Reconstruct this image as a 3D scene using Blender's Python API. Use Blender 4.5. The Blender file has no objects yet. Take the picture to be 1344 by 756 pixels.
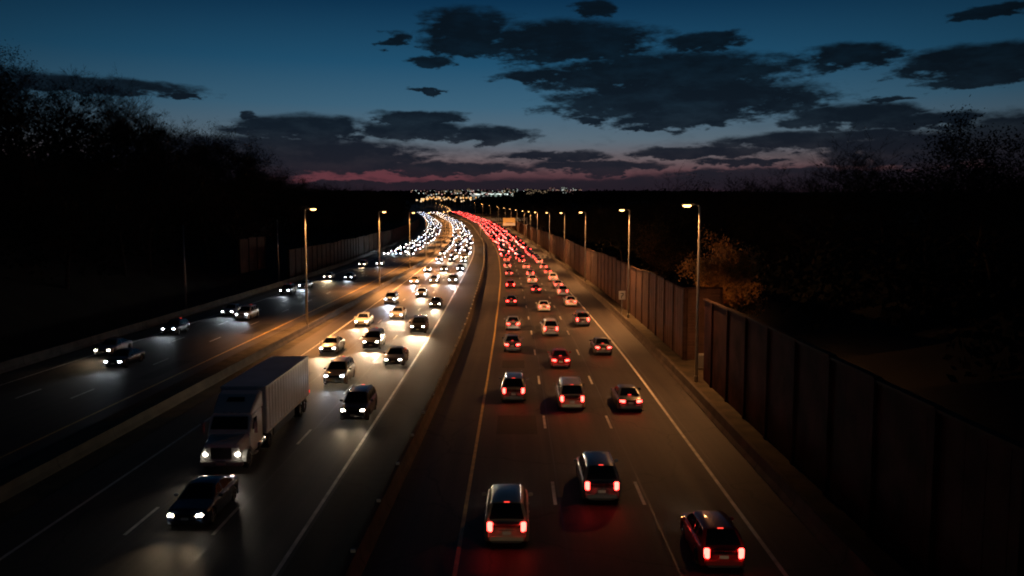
import bpy, bmesh, math, random
from mathutils import Vector, Matrix
R = math.radians
rnd = random.Random(11)
scene = bpy.context.scene
C = scene.collection
F = 1067.0
CAM_H = 13.3
PITCH = math.atan(93 / F)

# ------------------------------------------------------------------ camera
cam = bpy.data.cameras.new('camera')
cam.lens = 36 * F / 1344
cam.sensor_width = 36
cam.clip_end = 30000
cam.clip_start = 0.3
camo = bpy.data.objects.new('camera', cam)
C.objects.link(camo)
camo.location = (0, 0, CAM_H)
camo.rotation_euler = (R(90) - PITCH, 0, 0)
scene.camera = camo

# ------------------------------------------------------------------ terrain and road tables (measured plan: Y ahead, X right)
def prof(y):
    if y < 120: return 0.0
    if y < 1000: return 2.2e-5 * (y - 120) ** 2
    if y < 4200: return 17.04 + 0.03872 * (y - 1000)
    if y < 7000: return 17.04 + 0.03872 * 3200 - 0.03 * (y - 4200)
    return 57.0

class Curve:
    def __init__(s, pts): s.p = pts
    def __call__(s, y):
        p = s.p
        if y <= p[0][0]: return p[0][1]
        if y >= p[-1][0]:
            k = (p[-1][1] - p[-2][1]) / (p[-1][0] - p[-2][0]); return p[-1][1] + k * (y - p[-1][0])
        for i in range(len(p) - 1):
            if p[i][0] <= y <= p[i + 1][0]: break
        def sl(j):
            if j == 0: return 0.0
            if j == len(p) - 1: return (p[-1][1] - p[-2][1]) / (p[-1][0] - p[-2][0])
            return (p[j + 1][1] - p[j - 1][1]) / (p[j + 1][0] - p[j - 1][0])
        h = p[i + 1][0] - p[i][0]; t = (y - p[i][0]) / h
        a, b = p[i][1], p[i + 1][1]; m0, m1 = sl(i) * h, sl(i + 1) * h
        return (2*t**3-3*t**2+1)*a + (t**3-2*t**2+t)*m0 + (-2*t**3+3*t**2)*b + (t**3-t**2)*m1

Cr = Curve([(20,-8.85),(54,-8.95),(87,-9.2),(114,-9.6),(145,-10.2),(197,-11.2),(274,-13.1),(337,-15.8),(473,-23.4),(693,-41),(920,-72),(1000,-85),(1200,-122),(1500,-175)])
Cl = Curve([(20,-19.95),(80,-20.3),(120,-21),(163,-21.9),(274,-24.9),(352,-28.2),(473,-34.5),(693,-52.5),(920,-83),(1000,-96),(1200,-133),(1500,-186)])
Ry = Curve([(20,-2.15),(92,-2.0),(168,-2.4),(210,-3.1),(284,-4.9),(352,-7.8),(473,-14.6),(693,-30),(851,-48),(1039,-74),(1200,-103),(1500,-156)])
Rw = Curve([(20,10.15),(45,10.4),(75,10.75),(99,10.7),(153,10.2),(229,9.1),(289,7.9),(352,5.8),(473,1.0),(693,-13),(851,-31),(1039,-58),(1200,-87),(1500,-140)])
Lr = Curve([(20,-28.4),(109,-28.4),(160,-28.6),(210,-29.8),(274,-32.4),(383,-37),(473,-42),(693,-60.5),(948,-95),(1200,-139),(1500,-192)])
Ll = Curve([(20,-40.8),(100,-40.4),(150,-40.2),(188,-41),(260,-43),(383,-48.4),(473,-53.5),(693,-71.5),(948,-106),(1200,-150),(1500,-203)])
bC = Curve([(20,-6.0),(50,-5.65),(80,-5.45),(116,-5.7),(203,-7.2),(259,-8.8),(364,-12.6),(473,-19),(693,-35.5),(851,-55),(1000,-77),(1200,-112),(1500,-165)])
bM = Curve([(20,-24.2),(90,-24.1),(160,-24.6),(235,-26),(372,-31.6),(500,-39),(720,-58.5),(948,-89),(1200,-136),(1500,-189)])
bL = Curve([(20,-43.6),(69,-43.9),(140,-44.6),(200,-45.6),(270,-48),(400,-54.3),(487,-59.5),(693,-76.5),(948,-111),(1200,-155),(1500,-208)])
bR = Curve([(20,12.8),(45,13.2),(66,13.7),(86,14.0),(128,14.2),(177,13.8),(268,12.4),(352,9.6),(473,5.0),(693,-9),(851,-27),(1039,-54),(1200,-83),(1500,-136)])
def ss(t): t = max(0.0, min(1.0, t)); return t * t * (3 - 2 * t)
def wallR(y): return bR(y) + 2.3
def wallL(y): return bL(y) - 2.0
def terrain(x, y):
    z = prof(y)
    k = 1 - ss((y - 1100) / 500)
    dl = (wallL(y) - 1.5) - x
    if dl > 0: z += k * (12 * ss(dl / 38) + 5 * ss((dl - 40) / 120)) * (1 + 1.0 * (1 - ss((y - 160) / 190)))
    dr = x - (wallR(y) + 3)
    if dr > 0: z += k * (5 * ss(dr / 40) + 9 * ss((dr - 40) / 160)) * (1 + 0.75 * (1 - ss((y - 90) / 190)))
    return z
def heading(cv, y): return math.atan2(cv(y + 3) - cv(y - 3), 6)

def G(px, py, h=0.0):           # where a sight line meets the ground of the plan
    dx = (px - 672) / F; dy = (378 - py) / F
    b = math.cos(PITCH) + dy * math.sin(PITCH); c = -math.sin(PITCH) + dy * math.cos(PITCH)
    y = 5.0
    while y < 3000:
        if CAM_H + c / b * y < prof(y) + h: break
        y *= 1.002
    return dx / b * y, y

# ------------------------------------------------------------------ material helpers
def new_mat(name):
    m = bpy.data.materials.new(name); m.use_nodes = True
    return m, m.node_tree.nodes, m.node_tree.links, m.node_tree.nodes['Principled BSDF']
def mat(name, col, rough=0.6, metal=0.0, noise=0.0, nscale=3.0, coat=0.0, bump=0.0, spec=None):
    m, N, L, b = new_mat(name)
    b.inputs['Base Color'].default_value = (*col, 1); b.inputs['Roughness'].default_value = rough
    b.inputs['Metallic'].default_value = metal
    if coat: b.inputs['Coat Weight'].default_value = coat; b.inputs['Coat Roughness'].default_value = 0.06
    if spec is not None: b.inputs['Specular IOR Level'].default_value = spec
    if noise:
        tc = N.new('ShaderNodeTexCoord'); n = N.new('ShaderNodeTexNoise'); n.inputs['Scale'].default_value = nscale
        n.inputs['Detail'].default_value = 6
        r = N.new('ShaderNodeValToRGB')
        r.color_ramp.elements[0].position = 0.3; r.color_ramp.elements[1].position = 0.7
        r.color_ramp.elements[0].color = (*[c * (1 - noise) for c in col], 1)
        r.color_ramp.elements[1].color = (*[min(1, c * (1 + noise)) for c in col], 1)
        L.new(tc.outputs['Object'], n.inputs['Vector']); L.new(n.outputs['Fac'], r.inputs['Fac'])
        L.new(r.outputs['Color'], b.inputs['Base Color'])
        if bump:
            bp = N.new('ShaderNodeBump'); bp.inputs['Strength'].default_value = bump; bp.inputs['Distance'].default_value = 0.03
            L.new(n.outputs['Fac'], bp.inputs['Height']); L.new(bp.outputs['Normal'], b.inputs['Normal'])
    return m
def emis(name, col, strength, base=(0.05, 0.05, 0.05)):
    m, N, L, b = new_mat(name)
    b.inputs['Base Color'].default_value = (*base, 1)
    b.inputs['Emission Color'].default_value = (*col, 1); b.inputs['Emission Strength'].default_value = strength
    b.inputs['Roughness'].default_value = 0.2
    return m

def asphalt(name, col, stripes=False, rough=0.42):
    m, N, L, b = new_mat(name)
    tc = N.new('ShaderNodeTexCoord')
    def noise(scale, vec=None, detail=5, rgh=0.6):
        n = N.new('ShaderNodeTexNoise'); n.inputs['Scale'].default_value = scale; n.inputs['Detail'].default_value = detail
        n.inputs['Roughness'].default_value = rgh
        L.new(vec or tc.outputs['Object'], n.inputs['Vector']); return n.outputs['Fac']
    mp = N.new('ShaderNodeMapping'); mp.inputs['Scale'].default_value = (1.3, 0.03, 1)
    L.new(tc.outputs['Object'], mp.inputs['Vector'])
    streak = noise(1.0, mp.outputs['Vector'], 4)
    blot = noise(0.12); fine = noise(9.0, None, 3)
    def mth(op, a, bb, c=None):
        n = N.new('ShaderNodeMath'); n.operation = op
        for i, v in enumerate((a, bb, c)):
            if v is None: continue
            if isinstance(v, (int, float)): n.inputs[i].default_value = v
            else: L.new(v, n.inputs[i])
        return n.outputs[0]
    v = mth('MULTIPLY_ADD', streak, 1.7, -0.3)
    v = mth('MULTIPLY_ADD', blot, 0.7, v)
    v = mth('MULTIPLY_ADD', fine, 0.5, v)
    v = mth('ADD', mth('MULTIPLY', v, 1.5), -0.75)
    if stripes:
        mp2 = N.new('ShaderNodeMapping'); mp2.inputs['Scale'].default_value = (0.25, 1.6, 1)
        L.new(tc.outputs['Object'], mp2.inputs['Vector'])
        st = noise(1.0, mp2.outputs['Vector'], 3)
        v = mth('MULTIPLY_ADD', st, 0.9, mth('ADD', v, -0.45))
    # tar filled cracks across and along the lane
    vo = N.new('ShaderNodeTexVoronoi'); vo.feature = 'DISTANCE_TO_EDGE'; vo.inputs['Scale'].default_value = 0.09
    mw = N.new('ShaderNodeMixRGB'); mw.blend_type = 'ADD'; mw.inputs['Fac'].default_value = 1.0
    nn = N.new('ShaderNodeTexNoise'); nn.inputs['Scale'].default_value = 0.7; nn.inputs['Detail'].default_value = 4
    L.new(tc.outputs['Object'], nn.inputs['Vector']); L.new(tc.outputs['Object'], mw.inputs[1]); L.new(nn.outputs['Color'], mw.inputs[2])
    L.new(mw.outputs[0], vo.inputs['Vector'])
    crack = mth('LESS_THAN', vo.outputs['Distance'], 0.0045)
    v = mth('MULTIPLY', v, mth('MULTIPLY_ADD', crack, -0.5, 1.0))
    mx = N.new('ShaderNodeVectorMath'); mx.operation = 'SCALE'; mx.inputs[0].default_value = col
    L.new(v, mx.inputs['Scale']); L.new(mx.outputs[0], b.inputs['Base Color'])
    L.new(mth('MULTIPLY_ADD', streak, 0.22, rough - 0.12), b.inputs['Roughness'])
    bp = N.new('ShaderNodeBump'); bp.inputs['Strength'].default_value = 0.35; bp.inputs['Distance'].default_value = 0.02
    L.new(fine, bp.inputs['Height']); L.new(bp.outputs['Normal'], b.inputs['Normal'])
    b.inputs['Specular IOR Level'].default_value = 0.2 if stripes else 0.38
    return m

M_ROAD = asphalt('asphalt', (0.050, 0.043, 0.039), rough=0.66)
M_SHOULDER = asphalt('shoulder_asphalt', (0.024, 0.023, 0.022), True, 0.75)
M_WHITE = mat('white_road_paint', (0.62, 0.6, 0.55), 0.5, noise=0.3, nscale=1.5)
M_YELLOW = mat('yellow_road_paint', (0.6, 0.4, 0.1), 0.5, noise=0.3, nscale=1.5)
M_SEAL = mat('seam_sealant', (0.012, 0.012, 0.012), 0.45)
M_CONC = mat('concrete', (0.065, 0.052, 0.041), 0.9, noise=0.45, nscale=0.8, bump=0.3)
def add_joints(m, step, width):
    N, L = m.node_tree.nodes, m.node_tree.links; b = N['Principled BSDF']
    src = b.inputs['Base Color'].links[0].from_socket
    tc = N.new('ShaderNodeTexCoord'); sx = N.new('ShaderNodeSeparateXYZ'); L.new(tc.outputs['Object'], sx.inputs[0])
    md = N.new('ShaderNodeMath'); md.operation = 'PINGPONG'; L.new(sx.outputs[1], md.inputs[0]); md.inputs[1].default_value = step
    lt = N.new('ShaderNodeMath'); lt.operation = 'LESS_THAN'; L.new(md.outputs[0], lt.inputs[0]); lt.inputs[1].default_value = width
    mx = N.new('ShaderNodeMixRGB'); L.new(lt.outputs[0], mx.inputs[0]); L.new(src, mx.inputs[1]); mx.inputs[2].default_value = (0.008, 0.007, 0.006, 1)
    L.new(mx.outputs[0], b.inputs['Base Color'])
M_CONCD = mat('darker_concrete', (0.036, 0.029, 0.023), 0.92, noise=0.5, nscale=0.8, bump=0.3)  # concrete in a darker tone for the median barrier
add_joints(M_CONCD, 3.0, 0.045)
add_joints(M_CONC, 3.0, 0.045)
M_PATCH = asphalt('repair_asphalt', (0.026, 0.025, 0.024), rough=0.75)
M_GRASS = mat('verge_grass', (0.045, 0.035, 0.02), 0.95, noise=0.6, nscale=0.7, bump=0.8)
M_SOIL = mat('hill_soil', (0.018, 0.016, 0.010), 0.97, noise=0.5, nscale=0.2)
M_STEEL = mat('galvanised_steel', (0.42, 0.42, 0.41), 0.45, 0.7, noise=0.15, nscale=4)
M_PANELN = mat('shade_darkened_panel', (0.034, 0.013, 0.014), 0.95, noise=0.7, nscale=0.5, bump=0.3, spec=0.08)  # the near wall's shade is put into this darker panel colour
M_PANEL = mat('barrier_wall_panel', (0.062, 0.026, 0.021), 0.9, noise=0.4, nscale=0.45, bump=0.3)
M_PANEL2 = mat('barrier_wall_panel_pale', (0.07, 0.034, 0.026), 0.9, noise=0.4, nscale=1.1, bump=0.3)
M_POST = mat('barrier_wall_post', (0.035, 0.02, 0.017), 0.9, noise=0.4, nscale=2, spec=0.1)
M_BARK = mat('bark', (0.05, 0.038, 0.028), 0.9, noise=0.4, nscale=4)
M_TWIG = mat('twigs', (0.022, 0.017, 0.014), 0.95)
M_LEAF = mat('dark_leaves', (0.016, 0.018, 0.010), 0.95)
M_GOLD = mat('autumn_leaves', (0.6, 0.33, 0.10), 0.75, noise=0.4, nscale=0.8)
M_GLASS = mat('vehicle_glass', (0.006, 0.008, 0.012), 0.07, 0.0, spec=0.6)
M_RUBBER = mat('tyre_rubber', (0.012, 0.012, 0.012), 0.75)
M_RIM = mat('alloy', (0.5, 0.5, 0.52), 0.25, 0.9)
M_TRIM = mat('black_trim', (0.012, 0.012, 0.013), 0.4)
M_CHROME = mat('chrome', (0.75, 0.75, 0.76), 0.15, 1.0)
M_PLATE = mat('licence_plate', (0.6, 0.58, 0.5), 0.45)
M_HEAD = emis('headlight_lens', (1.0, 0.88, 0.70), 30)
M_HEADC = emis('cool_headlight_lens', (0.84, 0.93, 1.0), 34)
M_TAIL = emis('tail_light_lens', (1.0, 0.055, 0.035), 2.2, (0.3, 0.01, 0.01))
M_BRAKE = emis('brake_light_lens', (1.0, 0.04, 0.03), 18, (0.3, 0.01, 0.01))
M_HEADF = emis('headlight_lens_far', (1.0, 0.92, 0.84), 19)
M_HEADFB = emis('cool_headlight_lens_far', (0.66, 0.78, 1.0), 15)
M_TAILF = emis('tail_light_lens_far', (1.0, 0.04, 0.035), 16, (0.3, 0.01, 0.01))
M_BRAKEF = emis('brake_light_lens_far', (1.0, 0.10, 0.085), 34, (0.3, 0.01, 0.01))
M_REFL = mat('reflector', (0.9, 0.85, 0.7), 0.2, 0.4)
M_AMBER = emis('amber_marker', (1.0, 0.35, 0.05), 3)
M_LUM = emis('lamp_glass', (1.0, 0.50, 0.17), 9)
M_DARKMETAL = mat('lamp_housing', (0.2, 0.2, 0.2), 0.5, 0.5)

PAINT = {}
for nm, c, mtl in (('white', (0.75, 0.75, 0.73), 0), ('silver', (0.5, 0.51, 0.53), 0.6), ('grey', (0.16, 0.165, 0.175), 0.5),
                   ('black', (0.012, 0.012, 0.014), 0.1), ('dark blue', (0.015, 0.03, 0.075), 0.3), ('dark red', (0.25, 0.012, 0.012), 0.2),
                   ('beige', (0.45, 0.38, 0.28), 0.3), ('charcoal', (0.045, 0.045, 0.05), 0.4)):
    PAINT[nm] = mat('paint_' + nm.replace(' ', '_'), c, 0.32, mtl, coat=0.8)

# ------------------------------------------------------------------ object helpers
def obj(name, verts, faces, m, parent=None, smooth=False, mats=None, mi=None):
    me = bpy.data.meshes.new(name); me.from_pydata([tuple(v) for v in verts], [], faces)
    for mm in (mats or [m]): me.materials.append(mm)
    if mi: me.polygons.foreach_set('material_index', mi)
    if smooth: me.polygons.foreach_set('use_smooth', [True] * len(me.polygons))
    me.update()
    o = bpy.data.objects.new(name, me); C.objects.link(o)
    if parent: o.parent = parent
    return o
class MB:
    def __init__(s): s.v = []; s.f = []
    def box(s, x0, x1, y0, y1, z0, z1, tx=0.0):
        n = len(s.v)
        s.v += [(x0,y0,z0),(x1,y0,z0),(x1,y1,z0),(x0,y1,z0),(x0+tx,y0,z1),(x1-tx,y0,z1),(x1-tx,y1,z1),(x0+tx,y1,z1)]
        s.f += [(n,n+3,n+2,n+1),(n+4,n+5,n+6,n+7),(n,n+1,n+5,n+4),(n+1,n+2,n+6,n+5),(n+2,n+3,n+7,n+6),(n+3,n,n+4,n+7)]
        return s
    def tube(s, pts, rad, k=8, cap=True):
        n0 = len(s.v)
        for i, p in enumerate(pts):
            p = Vector(p)
            d = (Vector(pts[min(i+1, len(pts)-1)]) - Vector(pts[max(i-1, 0)])).normalized()
            a = d.orthogonal().normalized() if i == 0 else (prev - d * prev.dot(d)).normalized()
            prev = a; b = d.cross(a)
            r = rad[i] if isinstance(rad, (list, tuple)) else rad
            for j in range(k):
                t = 2 * math.pi * j / k
                s.v.append(tuple(p + a * (r * math.cos(t)) + b * (r * math.sin(t))))
        for i in range(len(pts) - 1):
            for j in range(k):
                a0 = n0 + i*k + j; a1 = n0 + i*k + (j+1) % k
                s.f.append((a0, a1, a1 + k, a0 + k))
        if cap:
            s.f.append(tuple(n0 + j for j in reversed(range(k)))); e = n0 + (len(pts)-1)*k
            s.f.append(tuple(e + j for j in range(k)))
        return s
    def grid(s, rows, close=False):
        n = len(s.v); w = len(rows[0])
        for r in rows: s.v += [tuple(p) for p in r]
        for i in range(len(rows) - 1):
            for j in range(w - 1): s.f.append((n+i*w+j, n+i*w+j+1, n+(i+1)*w+j+1, n+(i+1)*w+j))
        return s
    def build(s, name, m, parent=None, smooth=False, bevel=0.0):
        o = obj(name, s.v, s.f, m, parent, smooth)
        if bevel:
            bm = bmesh.new(); bm.from_mesh(o.data)
            bmesh.ops.bevel(bm, geom=bm.edges[:], offset=bevel, segments=3 if bevel > 0.025 else 2, affect='EDGES', clamp_overlap=True)
            bm.to_mesh(o.data); bm.free()
        return o
def tag(o, label=None, cat=None, group=None, kind=None):
    if label: o['label'] = label
    if cat: o['category'] = cat
    if group: o['group'] = group
    if kind: o['kind'] = kind
    return o
def empty(name, loc=(0,0,0), rz=0.0):
    o = bpy.data.objects.new(name, None); C.objects.link(o); o.location = loc; o.rotation_euler = (0, 0, rz)
    o.empty_display_size = 0.3
    return o
KIDS = {}
def kids(o):
    return [c for c in o.children]
def copy_tree(o, parent=None):
    c = o.copy(); C.objects.link(c)
    if parent is not None: c.parent = parent
    for ch in kids(o): copy_tree(ch, c)
    return c

# ------------------------------------------------------------------ ground and roads
YS = [-60, -30, 0]
y = 0.0
while y < 1560: y += 4 + y * 0.012; YS.append(y)
while y < 4200: y += 80; YS.append(min(y, 4200))
YS += [4600, 5500, 7000, 12000, 20000]
rows = []
for y in YS:
    xs = [-9000, -3000, -1200] + [wallL(y) - 1.5 - d for d in (600, 400, 300, 200, 160, 120, 90, 60, 40, 30, 22, 15, 9, 4, 0)]
    xs += [wallR(y) + 3 + d for d in (0, 4, 9, 15, 22, 30, 40, 60, 90, 120, 160, 200, 300, 400, 600)] + [1500, 3500, 9000]
    rows.append([(x, y, terrain(x, y) - 0.06 + (0 if abs(x) < 900 else 0)) for x in xs])
tag(MB().grid(rows).build('ground', M_SOIL, smooth=True), kind='structure')

def strip(name, a, b, m, dz, y0=-60, y1=1500, nx=1, kind='structure'):
    ys = [q for q in YS if y0 <= q <= y1]
    rows = []
    for q in ys:
        xa, xb = a(q), b(q)
        rows.append([(xa + (xb - xa) * j / nx, q, prof(q) + dz) for j in range(nx + 1)])
    o = MB().grid(rows).build(name, m); tag(o, kind=kind); return o
off = lambda c, d: (lambda y: c(y) + d)
strip('road_left', off(Ll, -2.6), off(Lr, 1.4), M_ROAD, 0.0)
strip('road_centre', off(Cl, -2.2), off(Cr, 0.25), M_ROAD, 0.0)
strip('shoulder_centre', off(Cr, 0.25), off(bC, 0), M_SHOULDER, 0.0)
strip('road_right', off(bC, 0), off(Rw, 0.4), M_ROAD, 0.0)
strip('shoulder_right', off(Rw, 0.4), off(bR, 0.3), M_ROAD, 0.0)
strip('median_verge', off(Lr, 1.4), off(Cl, -2.2), M_GRASS, -0.02, nx=3)
strip('right_verge', off(bR, 0.3), off(bR, 5.5), M_GRASS, -0.02)
strip('left_verge', off(bL, -5), off(Ll, -2.6), M_GRASS, -0.02)

def line_mb(mb, cv, w, y0, y1, dz, dash=None, gap=None):
    if dash is None:
        ys = [q for q in YS if y0 <= q <= y1]
        mb.grid([[(cv(q) - w/2, q, prof(q) + dz), (cv(q) + w/2, q, prof(q) + dz)] for q in ys])
    else:
        q = y0
        while q < y1:
            mb.grid([[(cv(t) - w/2, t, prof(t) + dz), (cv(t) + w/2, t, prof(t) + dz)] for t in (q, q + dash)])
            q += dash + gap
mix = lambda a, b, t: (lambda y: a(y) * (1 - t) + b(y) * t)
mb = MB()
for cv in (Cr, Cl, Ll): line_mb(mb, cv, 0.17, -60, 1200, 0.008)
line_mb(mb, Rw, 0.18, -60, 1200, 0.008)
for a, b, ph in ((Cl, Cr, 4.6), (Ry, Rw, 8.2), (Ll, Lr, 3.0)):
    for t in (1/3, 2/3):
        line_mb(mb, mix(a, b, t), 0.16, -40 + ph, 520, 0.008, 3.3, 10.4)
mb.build('road_markings_white', M_WHITE)['kind'] = 'structure'
mb = MB(); line_mb(mb, Ry, 0.17, -60, 1200, 0.008); line_mb(mb, Lr, 0.17, -60, 1200, 0.008)
mb.build('road_markings_yellow', M_YELLOW)['kind'] = 'structure'
mb = MB()
for a, b in ((Cl, Cr), (Ry, Rw)):
    for t in (1/3, 2/3): line_mb(mb, off(mix(a, b, t), 0.22), 0.06, -60, 420, 0.004)
line_mb(mb, off(Rw, 0.45), 0.06, -60, 420, 0.004)
mb.build('pavement_seams', M_SEAL)['kind'] = 'structure'

mb = MB(); rp = random.Random(77)
for a, b, ys_list in ((Ry, Rw, (36, 49, 71, 96, 128, 170)), (Cl, Cr, (35, 62, 88, 118, 150)), (Ll, Lr, (66, 92, 130))):
    for yy in ys_list:
        i = rp.randrange(3); c = mix(a, b, (i + 0.5) / 3); L_ = rp.uniform(3, 9); w_ = rp.uniform(1.0, 2.6); o_ = rp.uniform(-0.3, 0.3)
        mb.grid([[(c(yy) + o_ - w_/2, yy, prof(yy) + 0.004), (c(yy) + o_ + w_/2, yy, prof(yy) + 0.004)], [(c(yy + L_) + o_ - w_/2, yy + L_, prof(yy + L_) + 0.004), (c(yy + L_) + o_ + w_/2, yy + L_, prof(yy + L_) + 0.004)]])
mb.build('pavement_patches', M_PATCH)['kind'] = 'structure'

# ------------------------------------------------------------------ low concrete barriers
def barrier(name, cv, label, h=0.82, w=0.32, y1=1300, refl=None, m=M_CONC):
    root = empty(name, (cv(0), 0, 0)); tag(root, label, 'road barrier')
    prof_pts = [(-w, 0), (-w, 0.08), (-w*0.55, 0.3), (-w*0.35, h), (w*0.35, h), (w*0.55, 0.3), (w, 0.08), (w, 0)]
    rows = []
    for q in [q for q in YS if q <= y1]:
        rows.append([(cv(q) + a - cv(0), q, prof(q) + c) for a, c in prof_pts])
    MB().grid(rows).build('barrier_body', m, root)
    if refl:
        q = refl[0]
        while q < refl[1]:
            x = cv(q) - cv(0)
            MB().box(x - 0.09 + refl[3], x + 0.09 + refl[3], q - 0.03, q + 0.03, prof(q) + h - 0.02, prof(q) + h + 0.13).build('reflector', M_REFL, root)
            q += refl[2]
    return root
barrier('concrete_barrier', bC, 'low concrete barrier with small reflectors dividing the dark shoulder from the red tail light lanes', refl=(24, 240, 5.4, 0))
barrier('concrete_barrier', bR, 'low concrete barrier along the outer shoulder at the foot of the right noise walls')
barrier('concrete_barrier', bM, 'low concrete barrier in the grassy median where the left lamp posts stand', h=0.68, m=M_CONCD)
barrier('concrete_barrier', bL, 'pale low barrier along the far left edge of the left road', h=0.9)

# ------------------------------------------------------------------ noise walls
def noise_wall(label, cv, y0, y1, h, side, step=5.0, far=None, seed=1, pm=None):
    r = random.Random(seed)
    root = empty('noise_wall', (cv(y0), y0, prof(y0))); tag(root, label, 'noise wall')
    O = Vector((cv(y0), y0, prof(y0)))
    q = y0; i = 0
    while q < y1:
        L = step if (far is None or q < far) else step * 2.4
        e = min(q + L, y1)
        hh = h + (0 if pm else r.choice((0, 0, 0.08, 0.15))) + 0.1 * math.sin(i * 0.7)
        mb = MB(); nb = max(4, int(round((e - q) / 0.62)))
        for k in range(nb):
            ya = q + (e - q) * k / nb; yb = q + (e - q) * (k + 1) / nb
            dpt = (0.012 if pm else 0.045) if k % 2 else 0.0
            x = cv((ya + yb) / 2) - O.x
            mb.box(x - 0.06 - dpt, x + 0.06 + dpt, ya + 0.006 - O.y, yb - 0.006 - O.y, prof(ya) - O.z - 0.3, prof(ya) - O.z + hh + r.uniform(-0.012, 0.012))
        mb.build('panel', pm or r.choice((M_PANEL, M_PANEL, M_PANEL2)), root)
        cap = MB()
        cx0, cx1 = cv(q) - O.x, cv(e) - O.x
        za, zb = prof(q) - O.z + hh + 0.02, prof(e) - O.z + hh + 0.02
        n = 0
        cap.v += [(cx0-0.17,q-O.y,za),(cx0+0.17,q-O.y,za),(cx1+0.17,e-O.y,zb),(cx1-0.17,e-O.y,zb),(cx0-0.17,q-O.y,za+0.12),(cx0+0.17,q-O.y,za+0.12),(cx1+0.17,e-O.y,zb+0.12),(cx1-0.17,e-O.y,zb+0.12)]
        cap.f += [(0,3,2,1),(4,5,6,7),(0,1,5,4),(1,2,6,5),(2,3,7,6),(3,0,4,7)]
        cap.build('wall_cap', M_POST, root)
        x = cv(q) - O.x
        MB().box(x - 0.2, x + 0.2, q - 0.14 - O.y, q + 0.14 - O.y, prof(q) - O.z - 0.3, prof(q) - O.z + hh + (0.08 if pm else 0.2)).build('post', pm or M_POST, root)
        q = e; i += 1
    return root
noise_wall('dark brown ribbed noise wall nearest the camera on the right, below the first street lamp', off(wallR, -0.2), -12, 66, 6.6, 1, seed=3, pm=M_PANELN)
noise_wall('long reddish ribbed noise wall running into the distance behind the small white sign', off(wallR, 0.0), 75.5, 640, 6.5, 1, 5.2, 150, seed=4)
noise_wall('brown ribbed noise wall on the far left edge, behind the lamp posts of the median', wallL, 171, 700, 6.2, -1, 5.4, 260, seed=5)
wl2 = noise_wall('short faintly lit brown wall section standing back on the left embankment', lambda y: -51.0 - 0.02 * (y - 150), 152, 169, 6.0, -1, 5.6, seed=6)
wl2.location.z += 3.0
# return face of the far wall: horizontal planks across the opening
rt = empty('noise_wall_return', (wallR(75.5), 75.3, 0)); tag(rt, 'short cross wall of horizontal planks in the gap behind the nearest right lamp', 'noise wall')
mb = MB()
for k in range(22): mb.box(0.25, 3.3, -0.06 - 0.03 * (k % 2), 0.06, 0.05 + k * 0.3, 0.33 + k * 0.3)
mb.build('plank_face', M_PANEL2, rt)
MB().box(0.16, 3.4, -0.16, 0.16, 6.67, 6.79).build('wall_cap', M_POST, rt)
for x in (0.1, 3.3): MB().box(x - 0.12, x + 0.12, -0.14, 0.14, -0.2, 6.66).build('post', M_POST, rt)
# steel cabinet at the gap
cb = empty('control_cabinet', (16.6, 70.5, 0.0)); tag(cb, 'small grey roadside cabinet on a plinth in the gap of the right wall', 'cabinet')
MB().box(-0.45, 0.45, -0.3, 0.3, 0.15, 1.35).build('cabinet_body', M_STEEL, cb, bevel=0.02)
MB().box(-0.5, 0.5, -0.36, 0.36, 0.0, 0.15).build('plinth', M_CONC, cb)
MB().box(-0.4, 0.4, -0.325, -0.303, 0.25, 1.25).build('door', M_DARKMETAL, cb)

# ------------------------------------------------------------------ street lamps
WARM = (1.0, 0.41, 0.125)
def make_lamp(side, h=14.2):
    root = empty('street_lamp')
    MB().tube([(0,0,0),(0,0,0.5),(0,0,0.52)], [0.17,0.17,0.12], 10).build('base', M_STEEL, root)
    MB().tube([(0,0,0.52),(0,0,h*0.5),(0,0,h-0.1),(side*0.12,0,h+0.05)], [0.13,0.11,0.085,0.07], 10).build('pole', M_STEEL, root, smooth=True)
    MB().tube([(side*0.1,0,h+0.04),(side*0.45,0,h+0.12),(side*0.7,0,h+0.13)], [0.055,0.045,0.04], 8).build('arm', M_STEEL, root, smooth=True)
    hd = MB()
    hd.box(min(side*0.62, side*1.35), max(side*0.62, side*1.35), -0.17, 0.17, h+0.06, h+0.2, 0.05)
    hl = hd.build('lamp_head', M_DARKMETAL, root, bevel=0.03)
    g = MB(); x0, x1 = sorted((side*0.7, side*1.3))
    # dropped prismatic bowl below the head
    rr = []
    for k in range(6):
        t = k / 5 * math.pi
        rr.append([(x0 + (x1-x0)*j/4, -0.2*math.cos(t), h + 0.055 - 0.17*math.sin(t)*(0.6 if j in (0,4) else 1)) for j in range(5)])
    g.grid(rr); g.build('lamp_glass', M_LUM, hl, smooth=True)
    return root
def lamp_light(x, y, z, power, tilt):
    l = bpy.data.lights.new('lamp_glow', 'SPOT'); l.energy = power * 2.2; l.color = WARM
    l.spot_size = R(tilt or 144); l.spot_blend = 0.75; l.shadow_soft_size = 0.25
    o = bpy.data.objects.new('lamp_glow', l); C.objects.link(o); return o
protoR, protoL = make_lamp(-1), make_lamp(1)
usedR = usedL = False
ordn = ['nearest', 'second', 'third', 'fourth', 'fifth', 'sixth', 'seventh', 'eighth']
lampR = [65, 107, 168, 224, 286, 350, 402, 460, 525, 595, 665, 740, 820, 900, 985]
lampL = [95, 150, 200, 252, 305, 360, 415, 470, 525, 580, 640, 700, 760, 820, 880, 950]
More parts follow.
